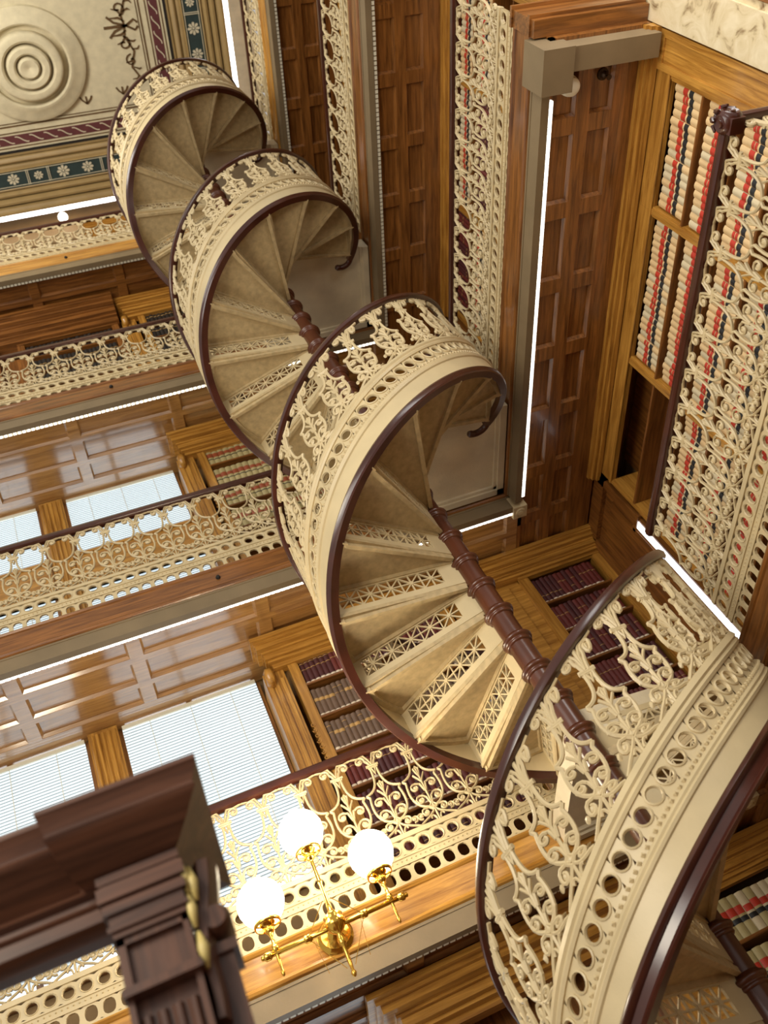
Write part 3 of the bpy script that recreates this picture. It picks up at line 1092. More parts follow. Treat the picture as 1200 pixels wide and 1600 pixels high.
def book_mesh(name, w, h, d, mats, bands):
    """spine towards -y, origin bottom centre of spine; bands: list of (z0, z1, material index)"""
    mb = MB()
    cuts = sorted({0.0, 1.0} | {z for b in bands for z in b[:2]})
    ns = 5
    prof = []
    for i in range(ns + 1):
        a = i / ns
        prof.append((-w / 2 + w * a, -0.007 * sin(pi * a)))
    for i in range(len(cuts) - 1):
        za, zb_ = cuts[i], cuts[i + 1]
        mi = 0
        for b in bands:
            if za >= b[0] - 1e-6 and zb_ <= b[1] + 1e-6: mi = b[2]
        out = 0.0015 if mi else 0.0
        vs = [(x, y - out, za * h) for x, y in prof] + [(x, y - out, zb_ * h) for x, y in prof]
        m = ns + 1
        mb.add(vs, [(q, q + 1, m + q + 1, m + q) for q in range(ns)], mi)
    # boards and page block
    vs = [(x, y, 0) for x, y in prof] + [(w / 2, d, 0), (-w / 2, d, 0)] + [(x, y, h) for x, y in prof] + [(w / 2, d, h), (-w / 2, d, h)]
    m = ns + 3
    fs = [tuple(range(m))[::-1], tuple(range(m, 2 * m)), (ns, ns + 1, m + ns + 1, m + ns), (ns + 1, ns + 2, m + ns + 2, m + ns + 1), (ns + 2, 0, m, m + ns + 2)]
    mb.add(vs, fs, 0)
    me = mb.mesh(name, mats)
    return me


D = 0.19
BK = {}
BK['tan'] = [book_mesh('book', 0.0435, 0.245, D, [MAT['tan'], MAT['redlabel'], MAT['blacklabel']], [(0.54, 0.70, 1), (0.34, 0.48, 2)]),
             book_mesh('book', 0.0435, 0.240, D, [MAT['paletan'], MAT['redlabel'], MAT['blacklabel']], [(0.53, 0.68, 1), (0.35, 0.48, 2)]),
             book_mesh('book', 0.0435, 0.248, D, [MAT['tan'], MAT['redlabel'], MAT['blacklabel']], [(0.52, 0.60, 1), (0.62, 0.70, 1), (0.33, 0.46, 2)])]
BK['olive'] = [book_mesh('book', 0.052, 0.235, D, [MAT['olive'], MAT['redlabel'], MAT['blacklabel']], [(0.52, 0.72, 1), (0.34, 0.46, 2)]),
               book_mesh('book', 0.052, 0.232, D, [MAT['paletan'], MAT['redlabel'], MAT['blacklabel']], [(0.50, 0.66, 1), (0.32, 0.44, 2)])]
BK['faded'] = [book_mesh('book', 0.050, 0.235, D, [MAT['olive'], MAT['orangelabel'], MAT['blacklabel']], [(0.50, 0.74, 1), (0.36, 0.40, 2)]),
               book_mesh('book', 0.050, 0.230, D, [MAT['olive'], MAT['orangelabel'], MAT['blacklabel']], [(0.52, 0.70, 1), (0.34, 0.38, 2)])]
BK['maroon'] = [book_mesh('book', 0.034, 0.245, D, [MAT['maroonbook'], MAT['gilt'], MAT['paper']], [(0.60, 0.62, 1), (0.80, 0.815, 1), (0.02, 0.10, 2)]),
                book_mesh('book', 0.036, 0.240, D, [MAT['plumbook'], MAT['gilt'], MAT['paper']], [(0.55, 0.57, 1), (0.78, 0.80, 1), (0.02, 0.09, 2)])]
BK['brown'] = [book_mesh('book', 0.034, 0.240, D, [MAT['brownbook'], MAT['gilt'], MAT['paper']], [(0.60, 0.62, 1), (0.82, 0.84, 1), (0.02, 0.10, 2)]),
               book_mesh('book', 0.037, 0.236, D, [MAT['brownbook'], MAT['gilt'], MAT['paper']], [(0.55, 0.66, 1), (0.02, 0.09, 2)])]
BK['plum'] = [book_mesh('book', 0.035, 0.245, D, [MAT['plumbook'], MAT['gilt'], MAT['paper']], [(0.30, 0.32, 1), (0.02, 0.08, 2)]),
              book_mesh('book', 0.037, 0.242, D, [MAT['maroonbook'], MAT['gilt'], MAT['paper']], [(0.62, 0.64, 1), (0.02, 0.08, 2)])]
BK['black'] = [book_mesh('book', 0.040, 0.245, D, [MAT['blackbook'], MAT['gilt']], [(0.60, 0.64, 1)])]
BDESC = {'tan': 'tan law book with red and black labels', 'olive': 'olive tan book with red and black labels',
         'faded': 'olive tan book with faded orange label', 'maroon': 'maroon book with gilt bands', 'brown': 'grey brown book with gilt bands',
         'plum': 'dark plum book with white label', 'black': 'near black book with gilt band'}
BOOKS = []      # every book: (mesh, location, rotation, z scale, label, group)
BW = {'faded': 0.052, 'tan': 0.0452, 'olive': 0.0545, 'maroon': 0.0368, 'brown': 0.0372, 'plum': 0.0375, 'black': 0.042}


def fill_row(kind, side, front, ua, ub, z, where, grp, skip=0.0, lean=False):
    """stand books on a shelf from ua to ub"""
    w = BW[kind]
    n = int((ub - ua - 0.012) / w)
    for i in range(n):
        if random.random() < skip: continue
        me = random.choice(BK[kind])
        u = ua + 0.006 + (i + 0.5) * w + random.uniform(-0.0008, 0.0008)
        dj = 0.022 + random.uniform(-0.006, 0.006)
        loc = (u, front + dj, z) if side == 'back' else (front + dj, u, z)
        BOOKS.append((me, loc, 0.0 if side == 'back' else -pi / 2, random.uniform(0.975, 1.0), BDESC[kind] + ', ' + where, grp))


RH_ = 0.293    # shelf spacing


def bookcase(side, front, ua, ub, z0, z1, label, rows, mirror=False, header=0.0, post=0.06, wood_post='gold', cornice=None, kinds=None, where='', grp=''):
    """open bookcase unit; rows: list of book kinds from the top shelf down (None = empty)"""
    t = thing('bookcase', label, 'bookcase', (0, 0, 0), group='gallery bookcases')
    dep = 0.24
    wax = 'x' if side == 'back' else 'y'
    for (a, b) in ((ua + 0.0005, ua + post / 2), (ub - post / 2, ub - 0.0005)):
        mb = MB()
        boxes_side(mb, side, a, b, front, front + dep, z0, z1 - header)
        boxes_side(mb, side, (a if a < ua + 0.01 else a + 0.01), (b if b > ub - 0.01 else b - 0.01), front - 0.006, front, z0, z1 - header)
        link('side_panel', mb.mesh('side_panel', MAT[wood_post + '_z']), t)
    mb = MB(); boxes_side(mb, side, ua + 0.001, ub - 0.001, front + dep, front + dep + 0.012, z0, z1)
    link('back_panel', mb.mesh('back_panel', MAT['oak_z']), t)
    ztop = z1 - header
    if header > 0:
        mb = MB()
        boxes_side(mb, side, ua + 0.0005, ub - 0.0005, front - 0.004, front + 0.03, ztop, z1)
        boxes_side(mb, side, ua + 0.0005, ub - 0.0005, front - 0.014, front, ztop, ztop + 0.02)
        link('header', mb.mesh('header', MAT[wood_post + '_' + wax]), t)
    z = ztop - 0.030
    for r, kind in enumerate(rows):
        zs = ztop - RH_ * (r + 1)
        if zs < z0: break
        mb = MB()
        boxes_side(mb, side, ua + post / 2 - 0.002, ub - post / 2 + 0.002, front, front + dep, zs, zs + 0.020)
        boxes_side(mb, side, ua + post / 2 - 0.002, ub - post / 2 + 0.002, front - 0.004, front, zs + 0.003, zs + 0.017)
        link('shelf', mb.mesh('shelf', MAT['oak_' + wax]), t)
        if kind:
            fill_row(kind, side, front, ua + post / 2, ub - post / 2, zs + 0.0205,
                     ('top', 'second', 'third', 'fourth', 'fifth', 'sixth', 'seventh', 'eighth')[r] + ' shelf, ' + where, grp + ', ' + ('top', 'second', 'third', 'fourth', 'fifth', 'sixth', 'seventh', 'eighth')[r] + ' shelf')
    return t


def cornice_back(parent, ua, ub, front, ztop, m, scale=1.0):
    """stepped cornice of a bookcase on the back wall, returned at the left end"""
    mb = MB()
    steps = ((0.0, 0.03, 0.14), (0.03, 0.05, 0.10), (0.05, 0.085, 0.075), (0.085, 0.10, 0.05), (0.10, 0.13, 0.03))
    for (za, zb_, pr) in ((0.20, 0.17, 0.17), (0.17, 0.15, 0.145), (0.15, 0.115, 0.13), (0.115, 0.10, 0.09), (0.10, 0.055, 0.075), (0.055, 0.035, 0.05), (0.035, 0.0, 0.02)):
        pr *= scale
        mb.box(ua - pr * 0.7, ub, front - pr, front + 0.05, ztop - 0.20 + zb_, ztop - 0.20 + za)
    link('cornice', mb.mesh('cornice', MAT[m]), parent)


# right wall, lowest gallery: three bays and the top rows of those above
for k in (1, 2):
    L = LV(k)
    zt = LV(k + 1) - 0.30
    bays = ((1.775, 2.575, 'nearest the stone pier'), (2.575, 3.645, 'in the middle of the right wall'), (3.645, 4.735, 'nearest the corner'))
    for bi, (a, b, wh) in enumerate(bays):
        if k == 1:
            rows = [['tan'] * 4 + [None] * 3, ['tan'] * 6 + [None], [None, None, 'tan', 'tan', 'tan', None, 'tan']][bi]
        else:
            rows = [['tan', 'tan', None, None], ['tan', 'plum', None, None], ['plum', 'tan', None, None]][bi]
        if k == 1 and bi == 0: rows = ['tan', 'tan', 'tan', None, None, None, None]
        bookcase('right', XB, a, b, L - 0.008, zt + 0.005, 'open oak bookcase on the ' + ORD[k - 1] + ' right gallery, bay ' + wh, rows,
                 header=0.195 if k == 1 else 0.12, where=('pier bay, ', 'middle bay, ', 'corner bay, ')[bi] + ORD[k - 1] + ' right gallery',
                 grp='law books ' + ORD[k - 1] + ' right gallery, bay ' + wh)
    mb = MB()
    mb.box(XB - 0.004, XB + 0.25, 1.56, 1.774, L - 0.02, zt + 0.03)
    mb.box(XB - 0.016, XB - 0.004, 1.56, 1.60, L - 0.02, zt + 0.03)
    mb.box(XB - 0.016, XB - 0.004, 1.735, 1.774, L - 0.02, zt + 0.03)
    mb.box(XB - 0.016, XB - 0.004, 1.60, 1.735, zt - 0.10, zt + 0.03)
    structure('trim_%d' % (20 + k), mb, MAT['gold_z'])
    # wood crown strip under the soffit
    mb = MB()
    for (d0, d1, z0_, z1_) in ((XB - 0.09, XB, zt - 0.02, zt + 0.012), (XB - 0.07, XB, zt - 0.045, zt - 0.02), (XB - 0.045, XB - 0.015, zt - 0.065, zt - 0.045)):
        mb.box(d0, d1, 1.55, 4.80, z0_, z1_)
    structure('trim_%d' % (7 + k), mb, MAT['gold_y'])
for k in (3, 4):
    L = LV(k)
    zt = LV(k + 1) - 0.30 if k < 4 else L + 1.75
    for bi, (a, b, wh) in enumerate(((1.775, 2.575, 'nearest the stone pier'), (2.575, 3.645, 'in the middle of the right wall'), (3.645, 4.735, 'nearest the corner'))):
        bookcase('right', XB, a, b, L - 0.008, zt, 'open oak bookcase on the ' + ORD[k - 1] + ' right gallery, bay ' + wh, [None] * 4, header=0.12)
# dark panelled wall between the right bookcases and the corner
mb = MB()
for k in (0, 1, 2, 3, 4):
    L = LV(k) if k else 0.0
    t_ = LV(k + 1) - 0.30 if k < 4 else L + 1.75
    mb.box(XB + 0.02, XB + 0.10, 4.77, YB + 0.3, L, t_)
    for (y0, y1) in ((4.77, 4.83), (5.38, YB + 0.02)): mb.box(XB - 0.02, XB + 0.02, y0, y1, L, t_)
    mb.box(XB - 0.02, XB + 0.02, 4.77, YB, t_ - 0.12, t_)
    mb.box(XB - 0.0, XB + 0.02, 4.90, 5.32, L + 0.2, t_ - 0.22)
structure('trim_10', mb, MAT['oak_z'])
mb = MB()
mb.box(XB - 0.026, XB - 0.022, 4.785, 4.850, LV(1) + 0.5, LV(1) + 1.72)  # glowing strip added for window light reflected in the glossy corner panel
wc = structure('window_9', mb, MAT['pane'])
mb = MB()
mb.box(XB - 0.035, XB + 0.0, 4.865, 4.89, LV(1) + 0.45, LV(1) + 1.77)  # frame added round the glowing strip
mb.box(XB - 0.035, XB + 0.0, 4.738, 4.89, LV(1) + 1.72, LV(1) + 1.75)
mb.box(XB - 0.035, XB + 0.0, 4.738, 4.89, LV(1) + 0.45, LV(1) + 0.5)
link('window_frame', mb.mesh('window_frame', MAT['oak_z']), wc)

# back wall: bookcase units, windows and pilasters per level
kinds_back = {0: [None, 'olive', 'olive'], 1: ['maroon', 'brown', 'brown', 'maroon', 'plum', 'plum'], 2: ['faded', 'faded', 'faded', 'faded', None], 3: ['black', 'black', 'black', None], 4: [None] * 4}
kinds_corner = {0: ['olive', 'olive', 'olive'], 1: ['plum', 'plum', 'plum', 'plum', 'maroon'], 2: ['plum', None, None], 3: [None] * 3, 4: [None] * 3}
LVN = {0: 'ground floor', 1: 'lowest gallery', 2: 'second gallery', 3: 'third gallery', 4: 'topmost gallery'}
wn = 0
for k in (0, 1, 2, 3, 4):
    L = LV(k) if k else 0.0
    zt = (LV(k + 1) - 0.30) if k < 4 else L + 1.75
    z0 = L - 0.008 if k else 0.0
    nb = 'wide bookcase right of the window on the ' + LVN[k]
    t = bookcase('back', YB, 0.845, 2.10, z0, zt - 0.10, 'tall golden oak bookcase right of the window on the ' + LVN[k] + ' of the end wall',
                 kinds_back[k] if k else [None, None, None], header=0.03, post=0.14, where='end wall bookcase, ' + LVN[k], grp='books end wall ' + LVN[k])
    cornice_back(t, 0.76, 2.14, YB, zt - 0.005, 'gold_x' if k else 'gold_x', 1.0 if k else 2.2)
    # fluted side pilaster with a scrolled bracket
    mb = MB()
    mb.box(0.66, 0.81, YB + 0.02, YB + 0.30, z0, zt - 0.20)
    for i in range(3): mb.box(0.675 + i * 0.045, 0.70 + i * 0.045, YB + 0.008, YB + 0.02, z0, zt - 0.28)
    link('pilaster', mb.mesh('pilaster', MAT['gold_z']), t)
    mb = MB()
    pr = []
    for i in range(10):
        a = i / 9 * 1.5 * pi
        pr.append((YB + 0.0 - 0.045 * sin(a), zt - 0.26 + 0.05 * cos(a)))
    mb.tube([(0.70, y, z) for y, z in pr], 0.03, 6, up=(1, 0, 0), ry=0.035)
    link('bracket', mb.mesh('bracket', MAT['gold_z'], True), t)
    if k in (1, 2): 
        mb2 = MB()
        for i in range(9):
            P = [(0.845 + x, YB - 0.008, zt - 0.75 - 0.045 * i + z) for x, z in spiral_pts(0, 0, 0.018, (i % 2) * pi, 1.2 if i % 2 else -1.2, 9)]
            mb2.tube(P, 0.004, 4, up=(0, 1, 0))
        link('carving', mb2.mesh('carving', MAT['gold_z']), t)
    # corner bookcase
    xa = 2.72 if k else 2.42
    rows = kinds_corner[k]
    bookcase('back', YB, xa, 3.44, z0, zt - 0.15, 'oak bookcase in the corner behind the spiral stair on the ' + LVN[k], rows, header=0.03, post=0.15,
             where='corner bookcase behind stair, ' + LVN[k], grp='books corner bookcase ' + LVN[k])
    # plain panelled wall between the two bookcases
    mb = MB()
    mb.box(2.13, xa, YB + 0.04, YB + 0.12, z0, zt)
    mb.box(2.2, xa - 0.1, YB + 0.025, YB + 0.04, z0 + 0.3, zt - 0.2)
    for (pr, za, zb2) in ((0.16, 0.0, 0.03), (0.145, 0.03, 0.045), (0.12, 0.045, 0.075), (0.085, 0.075, 0.085), (0.075, 0.085, 0.12), (0.05, 0.12, 0.13), (0.03, 0.13, 0.15)):
        mb.box(2.10, 3.45, YB - pr, YB + 0.1, zt - zb2, zt - za + (0.005 if za == 0 else 0))
    structure('trim_%d' % (11 + k), mb, MAT['gold_x'])
    if k == 0 or k >= 3:
        pass
    # windows
    if k < 3:
        for (xa_, xb_, wl) in ((-0.345, 0.635, 'right'), (-1.60, -0.585, 'left')):
            wn += 1
            w = MB()
            zb_ = L + 0.75
            ztw = zt - 0.015
            for (a, b, c, d) in ((xa_ - 0.02, xa_ + 0.03, zb_, ztw), (xb_ - 0.03, xb_ + 0.02, zb_, ztw), (xa_, xb_, zb_ - 0.05, zb_), ((xa_ + xb_) / 2 - 0.02, (xa_ + xb_) / 2 + 0.02, zb_, ztw), (xa_, xb_, (zb_ + ztw) / 2 - 0.02, (zb_ + ztw) / 2 + 0.02)):
                w.box(a, b, YW - 0.01, YW + 0.04, c, d)
            structure('window_%d' % wn, w, MAT['oak_z'])
            w = MB(); w.box(xa_, xb_, YW + 0.045, YW + 0.05, zb_, ztw)
            pn = link('pane', w.mesh('pane', MAT['pane']), bpy.data.objects['window_%d' % wn])
            if k == 2:
                tr_ = MB()
                tr_.box(xa_ - 0.02, xb_ + 0.02, YW - 0.10, YW - 0.05, L + 1.10, L + 1.50)
                tr_.box(xa_ - 0.02, xb_ + 0.02, YW - 0.115, YW - 0.05, L + 1.47, L + 1.50)
                tr_.box(xa_ - 0.02, xb_ + 0.02, YW - 0.115, YW - 0.05, L + 1.10, L + 1.13)
                link('transom_panel', tr_.mesh('transom_panel', MAT['gold_x']), bpy.data.objects['window_%d' % wn])
            # venetian blind
            b = thing('venetian_blind', 'white venetian blind glowing with daylight in the ' + wl + ' window of the ' + LVN[k], 'blind', (0, 0, 0), group='window blinds')
            hr = MB(); hr.box(xa_ + 0.01, xb_ - 0.01, YW - 0.055, YW - 0.015, ztw - 0.03, ztw)
            link('head_rail', hr.mesh('head_rail', MAT['white']), b)
            sl = MB()
            n = int((ztw - zb_ - 0.04) / 0.024)
            for i in range(n):
                z = ztw - 0.04 - 0.024 * i
                sl.add([(xa_ + 0.008, YW - 0.030, z - 0.016), (xb_ - 0.008, YW - 0.030, z - 0.016), (xb_ - 0.008, YW - 0.036, z), (xa_ + 0.008, YW - 0.036, z),
                        (xb_ - 0.008, YW - 0.044, z + 0.013), (xa_ + 0.008, YW - 0.044, z + 0.013)], [(0, 1, 2, 3), (3, 2, 4, 5)])
                sl.box(xa_ + 0.008, xb_ - 0.008, YW - 0.047, YW - 0.0435, z + 0.0105, z + 0.0155, 1)
            s_ = link('slats', sl.mesh('slats', [MAT['blind'], MAT['slatedge']]), b)
            for cx in (xa_ + 0.2, (xa_ + xb_) / 2, xb_ - 0.2):
                c_ = MB(); c_.box(cx - 0.002, cx + 0.002, YW - 0.056, YW - 0.052, zb_ + 0.02, ztw - 0.03)
                link('ladder_cord', c_.mesh('ladder_cord', MAT['white']), b)
    else:
        mb = MB()
        mb.box(XL, 0.66, YB + 0.1, YB + 0.2, z0, zt)
        for x in (-2.2, -1.3, -0.4, 0.5): mb.box(x - 0.06, x + 0.06, YB + 0.06, YB + 0.1, z0, zt)
        structure('trim_%d' % (16 + k), mb, MAT['oak_z'])
        if k == 3:
            mb = MB()
            for (pr, za, zb2) in ((0.26, 0.0, 0.04), (0.24, 0.04, 0.06), (0.20, 0.06, 0.10), (0.15, 0.10, 0.12), (0.13, 0.12, 0.18), (0.09, 0.18, 0.20), (0.06, 0.20, 0.27)):
                mb.box(XL, 0.64, YB - pr, YB + 0.2, zt - zb2, zt - za)
            structure('trim_30', mb, MAT['oak_x'])
            bookcase('back', YB - 0.02, -1.9, -0.62, z0, zt - 0.27, 'dark oak bookcase left of the pilaster on the third gallery of the end wall', ['black', 'black', 'black', None], header=0.03, post=0.14,
                     where='left end wall bookcase, third gallery', grp='books left end wall third gallery', wood_post='oak')
            bookcase('back', YB - 0.02, -0.42, 0.62, z0, zt - 0.27, 'dark oak bookcase between the pilasters on the third gallery of the end wall', ['black', 'black', 'black', None], header=0.03, post=0.14,
                     where='middle end wall bookcase, third gallery', grp='books middle end wall third gallery', wood_post='oak')
    if k < 3:
        # fluted pilaster between the windows
        mb = MB()
        mb.box(-0.565, -0.365, YB + 0.24, YW + 0.05, z0, zt)
        for i in range(5): mb.tube([(-0.54 + i * 0.0375, YB + 0.24, z0 + 0.3), (-0.54 + i * 0.0375, YB + 0.24, zt - 0.03)], 0.016, 8)
        o = link('window_pilaster', mb.mesh('window_pilaster', MAT['gold_z'], 'auto'))
        tag(o, 'fluted golden oak pilaster between the two windows of the ' + LVN[k], 'pilaster', 'window pilasters')

# ------------------------------------------------------------------ brass wall lamp below the lowest railing
lamp = thing('bracket_lamp', 'brass three-globe wall lamp on the lowest gallery fascia', 'lamp', (0.442, 4.60, 3.575))
mb = MB()
mb.lathe([(0.0, 0.0), (0.085, 0.0), (0.09, -0.01), (0.075, -0.02), (0.07, -0.03), (0.045, -0.04), (0.03, -0.055), (0.018, -0.07), (0.018, -0.20)], 24, (0, 0.222, 0.035), 'y')
link('wall_plate', mb.mesh('wall_plate', MAT['brass'], 'auto'), lamp)
mb = MB()
mb.lathe([(0.0, -0.27), (0.008, -0.265), (0.014, -0.25), (0.007, -0.235), (0.010, -0.20), (0.010, -0.12), (0.018, -0.11), (0.020, -0.09), (0.012, -0.06), (0.030, -0.045), (0.050, -0.02), (0.052, 0.0), (0.040, 0.02),
          (0.048, 0.03), (0.030, 0.045), (0.014, 0.06), (0.014, 0.09), (0.010, 0.10), (0.009, 0.20), (0.014, 0.21), (0.009, 0.22), (0.008, 0.33)], 20)
link('stem', mb.mesh('stem', MAT['brass'], True), lamp)
mb = MB()
mb.tube([(-0.335, 0, -0.02), (0.335, 0, -0.02)], 0.012, 10)
for x in (-0.335, -0.14, 0.14, 0.335):
    mb.lathe([(0.012, -0.02), (0.020, -0.012), (0.020, 0.012), (0.012, 0.02)], 12, (x, 0, -0.02), 'x')
for x in (-0.355, 0.355): mb.lathe([(0.0, -0.015), (0.012, -0.01), (0.012, 0.01), (0.0, 0.015)], 10, (x, 0, -0.02), 'x')
link('cross_bar', mb.mesh('cross_bar', MAT['brass'], True), lamp)
for (x, z) in ((-0.293, 0.231), (0.282, 0.240), (0.0, 0.493)):
    arm = MB()
    if x:
        arm.lathe([(0.0, -0.135), (0.006, -0.13), (0.010, -0.115), (0.006, -0.10), (0.008, -0.06), (0.008, -0.02), (0.018, -0.01), (0.018, 0.012), (0.009, 0.02), (0.008, 0.06), (0.016, 0.075), (0.008, 0.085), (0.010, 0.11)], 14, (x, 0, 0))
        a_ = link('arm', arm.mesh('arm', MAT['brass'], True), lamp)
    cup = MB()
    cup.lathe([(0.008, -0.16), (0.020, -0.15), (0.024, -0.135), (0.014, -0.125), (0.030, -0.118), (0.040, -0.105)], 18, (x, 0, z))
    cup.lathe([(0.058, -0.118), (0.064, -0.118), (0.066, -0.100), (0.060, -0.098), (0.058, -0.118)], 24, (x, 0, z))
    for q in range(4):
        a = q * pi / 2 + 0.4
        cup.tube([(x + 0.025 * cos(a), 0.025 * sin(a), z - 0.12), (x + 0.06 * cos(a), 0.06 * sin(a), z - 0.112)], 0.005, 5)
    link('gallery_cup', cup.mesh('gallery_cup', MAT['brass'], True), lamp)
    g = MB()
    g.lathe([(0.045, -0.105), (0.07, -0.09), (0.096, -0.06), (0.112, -0.02), (0.114, 0.02), (0.100, 0.062), (0.075, 0.09), (0.05, 0.103), (0.046, 0.112)], 28, (x, 0, z))
    go = link('globe', g.mesh('globe', MAT['globe'], True), lamp)
    pl = bpy.data.lights.new('globe_light_source', 'POINT')
    pl.energy = 21
    pl.color = (1.0, 0.86, 0.62)
    pl.shadow_soft_size = 0.1
    po = bpy.data.objects.new('globe_light_source', pl)
    COL.objects.link(po)
    po.location = (0.442 + x, 4.60 - 0.13, 3.575 + z + 0.02)
mb = MB()
for sx in (-1, 1):
    mb.tube([(sx * 0.14, 0, -0.02), (sx * 0.02, 0.0, 0.12)], 0.0022, 4)
    mb.tube([(sx * 0.14, 0, -0.02), (sx * 0.02, 0.0, -0.22)], 0.0022, 4)
    mb.tube([(sx * 0.12, 0.02, -0.02), (sx * 0.10, 0.02, -0.20)], 0.0016, 4)
link('chain', mb.mesh('chain', MAT['brass']), lamp)

# ------------------------------------------------------------------ small fixtures under the second right gallery
zs = LV(2) - 0.295
mb = MB()
mb.lathe([(0.0, -0.075), (0.03, -0.073), (0.05, -0.06), (0.056, -0.04), (0.052, -0.03), (0.058, -0.025), (0.058, 0.0)], 28)
o = link('round_detector', mb.mesh('round_detector', MAT['white'], 'auto'), None, (2.90, 1.80, zs))
tag(o, 'round cream smoke detector at the end of the second right gallery soffit', 'detector')
mb = MB()
mb.lathe([(0.0, -0.06), (0.006, -0.06), (0.006, -0.035), (0.014, -0.03), (0.022, -0.012), (0.034, -0.006), (0.036, 0.0)], 20)
mb.lathe([(0.0, -0.066), (0.016, -0.066), (0.016, -0.062), (0.0, -0.062)], 16)
o = link('sprinkler_head', mb.mesh('sprinkler_head', MAT['shade_dark'], 'auto'), None, (3.15, 1.79, LV(2) - 0.265))
tag(o, 'small dark sprinkler head on a soffit panel beside the detector', 'sprinkler')
for k, (x, y) in ((2, (0.55, YF)), (3, (0.30, YF)), (4, (0.30, YF))):
    mb = MB()
    mb.lathe([(0.0, -0.016), (0.012, -0.014), (0.016, -0.006), (0.016, 0.004)], 14, (0, 0, 0), 'y')
    o = link('fascia_plug', mb.mesh('fascia_plug', MAT['black'], 'auto'), None, (x, y, LV(k) - 0.10))
    tag(o, 'small black round plug on the wooden fascia of the ' + ORD[k - 1] + ' end wall gallery', 'plug')

# ------------------------------------------------------------------ dark portal in the foreground, lower left
FY = 1.8
por = thing('wooden_portal', 'dark carved wooden portal with heavy cornice in the near foreground', 'portal', (-0.12, FY, 0))
ox = -0.12


def pbox(mb, x0_, x1_, y0, y1, z0_, z1_): mb.box(x0_ - ox, x1_ - ox, y0, y1, z0_, z1_)


mb = MB()    # pier
pbox(mb, -0.205, -0.073, 0.02, 0.11, 0, 2.42)
link('pier', mb.mesh('pier', MAT['dark_z']), por)
mb = MB()    # sunk panel and flutes of the pier
for (a, b, c, d) in ((-0.205, -0.190, 2.32, 2.42), (-0.084, -0.073, 2.32, 2.42), (-0.205, -0.073, 2.405, 2.42)): pbox(mb, a, b, 0.006, 0.02, c, d)
pbox(mb, -0.209, -0.066, -0.018, 0.02, 2.302, 2.316)
pbox(mb, -0.207, -0.070, -0.006, 0.02, 2.316, 2.324)
for i in range(4): mb.tube([(-0.180 + i * 0.027 - ox, 0.02, 1.2), (-0.180 + i * 0.027 - ox, 0.02, 2.27)], 0.011, 8)
pbox(mb, -0.205, -0.194, 0.0, 0.02, 0.9, 2.302)
pbox(mb, -0.084, -0.073, 0.0, 0.02, 0.9, 2.302)
link('pier_panel', mb.mesh('pier_panel', MAT['dark_z'], 'auto'), por)
mb = MB()    # stepped capital
for (e, z0_, z1_) in ((0.002, 2.418, 2.430), (0.009, 2.430, 2.440), (0.004, 2.440, 2.462), (0.012, 2.462, 2.480), (0.007, 2.480, 2.488), (0.016, 2.488, 2.516), (0.010, 2.516, 2.524), (0.013, 2.524, 2.541)):
    pbox(mb, -0.205 - e, -0.073 + e, 0.0 - e, 0.17, z0_, z1_)
link('capital', mb.mesh('capital', MAT['dark_x']), por)
mb = MB()    # lintel
prof = [(0.04, 2.474), (0.03, 2.480), (0.03, 2.506), (0.022, 2.512), (0.03, 2.520), (0.03, 2.530), (0.014, 2.536), (0.018, 2.545), (0.03, 2.556), (0.03, 2.575), (0.085, 2.575), (0.085, 2.474)]
n = len(prof)
vs = [(x_ - ox, d_, z_) for x_ in (-1.6, -0.20) for d_, z_ in prof]
mb.add(vs, [(i, (i + 1) % n, n + (i + 1) % n, n + i) for i in range(n)] + [tuple(range(n)), tuple(range(2 * n - 1, n - 1, -1))])
link('lintel', mb.mesh('lintel', MAT['dark_x'], 'auto'), por)
mb = MB()    # cornice: breaks forward over the pier


def cornice_step(x0_, x1_, f0):
    cp = [(0.02, 2.538), (0.0, 2.541), (-0.02, 2.548), (-0.060, 2.572), (-0.090, 2.594), (-0.100, 2.600), (-0.104, 2.606), (-0.098, 2.612), (-0.100, 2.618), (-0.110, 2.630), (-0.118, 2.644), (-0.122, 2.648), (-0.122, 2.658), (0.2, 2.658), (0.2, 2.538)]
    m = len(cp)
    V = []
    for d_, z_ in cp: V.append((x0_ - ox + (d_ if d_ < 0.1 else -0.122) * 0.35, d_ + f0, z_))
    for d_, z_ in cp: V.append((x1_ - ox + (-d_ if d_ < 0.1 else 0.122) * 0.73, d_ + f0, z_))
    mb.add(V, [(i, (i + 1) % m, m + (i + 1) % m, m + i) for i in range(m)] + [tuple(range(m)), tuple(range(2 * m - 1, m - 1, -1))])


cornice_step(-1.6, -0.20, 0.035)
cornice_step(-0.246, -0.068, 0.0)
link('cornice', mb.mesh('cornice', MAT['dark_x'], 'auto'), por)
mb = MB()    # scrolled bracket on the side
pts = []
for i in range(14):
    a = i / 13
    pts.append((-0.062 + 0.04 * (1 - a) ** 2 + 0.004 * sin(a * 9) - ox, 0.07, 2.52 - 0.30 * a))
mb.tube(pts, [0.026 - 0.010 * (i / 13) for i in range(14)], 8, up=(0, 1, 0), ry=0.05)
mb.lathe([(0.0, -0.055), (0.022, -0.055), (0.03, -0.04), (0.03, 0.04), (0.022, 0.055), (0.0, 0.055)], 16, (-0.028 - ox, 0.08, 2.40), 'y')
pbox(mb, -0.073, 0.0, 0.05, 0.15, 2.34, 2.36)
pbox(mb, -0.073, -0.012, 0.06, 0.14, 2.18, 2.34)
link('bracket', mb.mesh('bracket', MAT['dark_z'], 'auto'), por)
mb = MB()
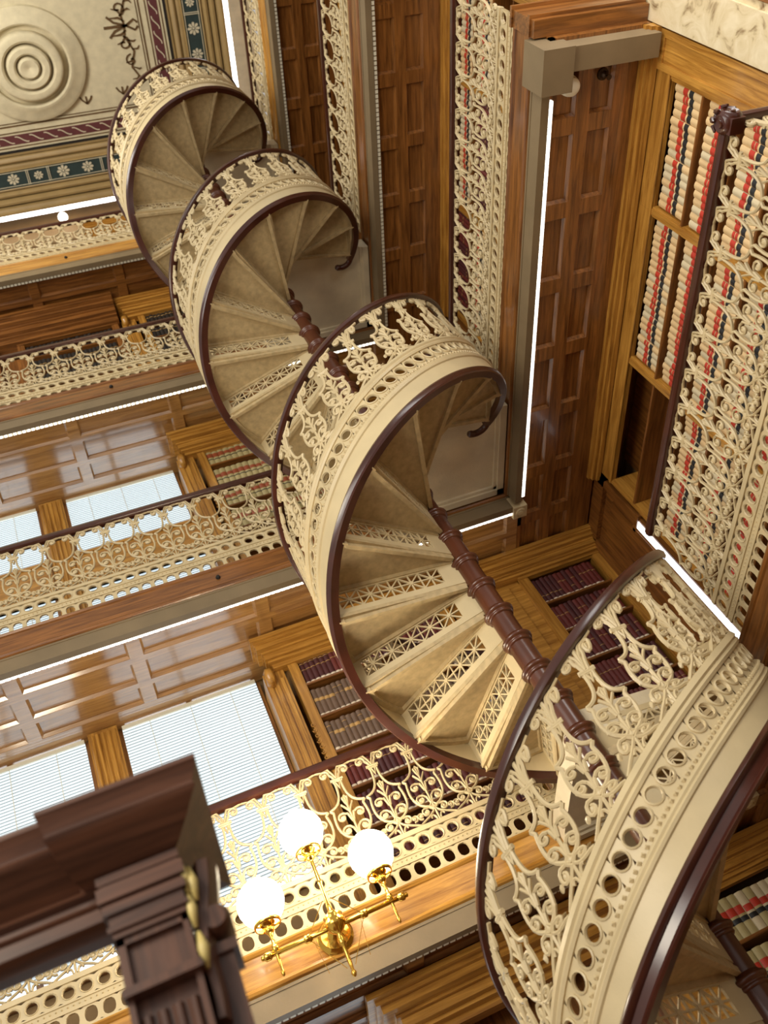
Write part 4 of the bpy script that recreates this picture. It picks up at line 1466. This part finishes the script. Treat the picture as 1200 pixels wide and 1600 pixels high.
for (x_, z_, r_) in ((-0.062, 2.485, 0.010), (-0.050, 2.47, 0.010), (-0.064, 2.42, 0.010), (-0.062, 2.34, 0.011)):
    mb.tube([(x_ - ox, 0.012, z_ - 0.035), (x_ + 0.002 - ox, 0.002, z_), (x_ - ox, 0.012, z_ + 0.035)], [0.004, r_, 0.004], 6)
c_ = link('gilt_leaf', mb.mesh('gilt_leaf', MAT['carve'], True), por)
c_['label'] = 'worn gilded leaf carving'
mb = MB()
pbox(mb, -1.6, -1.46, 0.04, 0.18, 0, 2.474)
link('pier', mb.mesh('pier', MAT['dark_z']), por)

# ------------------------------------------------------------------ the books: the 300 that show largest one by one, the rest as one mass
bpy.context.view_layer.update()
deps = bpy.context.evaluated_depsgraph_get()
RT = RM.transposed()
CP = Vector((0, 0, 1.45))
score = []
for bi, (me, loc, rz, sz, lab, grp) in enumerate(BOOKS):
    rot = Matrix.Rotation(rz, 3, 'Z')
    vis = 0
    P2 = []
    for (dx, dz) in ((-0.012, 0.03), (0.012, 0.03), (-0.012, 0.09), (0.012, 0.12), (-0.012, 0.16), (0.012, 0.20), (0.0, 0.225), (0.0, 0.14)):
        p = Vector(loc) + rot @ Vector((dx, -0.012, dz))
        c = RT @ (p - CP)
        if c.z >= 0: continue
        px = 654.35 + 1509.3 * c.x / -c.z
        py = 710.7 - 1509.3 * c.y / -c.z
        if not (-5 < px < 1205 and -5 < py < 1605): continue
        d = p - CP
        hit = S.ray_cast(deps, CP, d.normalized(), distance=d.length - 0.02)
        if not hit[0]: vis += 1
    dist = (Vector(loc) - CP).length
    area = (me.dimensions.x if hasattr(me, 'dimensions') else 0.04) * 0.24 * (1509.3 / dist) ** 2
    score.append((vis / 8.0 * area, bi))
score.sort(reverse=True)
single = {bi for v, bi in score[:300] if v > 0}
rest = MB()
rest_mats = []
for bi, (me, loc, rz, sz, lab, grp) in enumerate(BOOKS):
    if bi in single:
        o = link('book', me, None, loc, rz)
        o.scale = (1, 1, sz)
        tag(o, lab, 'book', grp)
    else:
        rot = Matrix.Rotation(rz, 3, 'Z')
        idx = []
        for m in me.materials:
            if m not in rest_mats: rest_mats.append(m)
            idx.append(rest_mats.index(m))
        vs = [Vector(loc) + rot @ Vector((v.co.x, v.co.y, v.co.z * sz)) for v in me.vertices]
        off = len(rest.v)
        rest.v.extend([tuple(v) for v in vs])
        for p in me.polygons:
            rest.f.append(tuple(q + off for q in p.vertices))
            rest.mi.append(idx[p.material_index])
if rest.f:
    o = link('book_rows', rest.mesh('book_rows', rest_mats))
    o['kind'] = 'stuff'
    tag(o, 'remaining rows of tan, maroon and dark books half hidden behind the railings', 'books')
print('books', len(BOOKS), 'visible', sum(1 for v, b in score if v > 0), 'single', len(single))
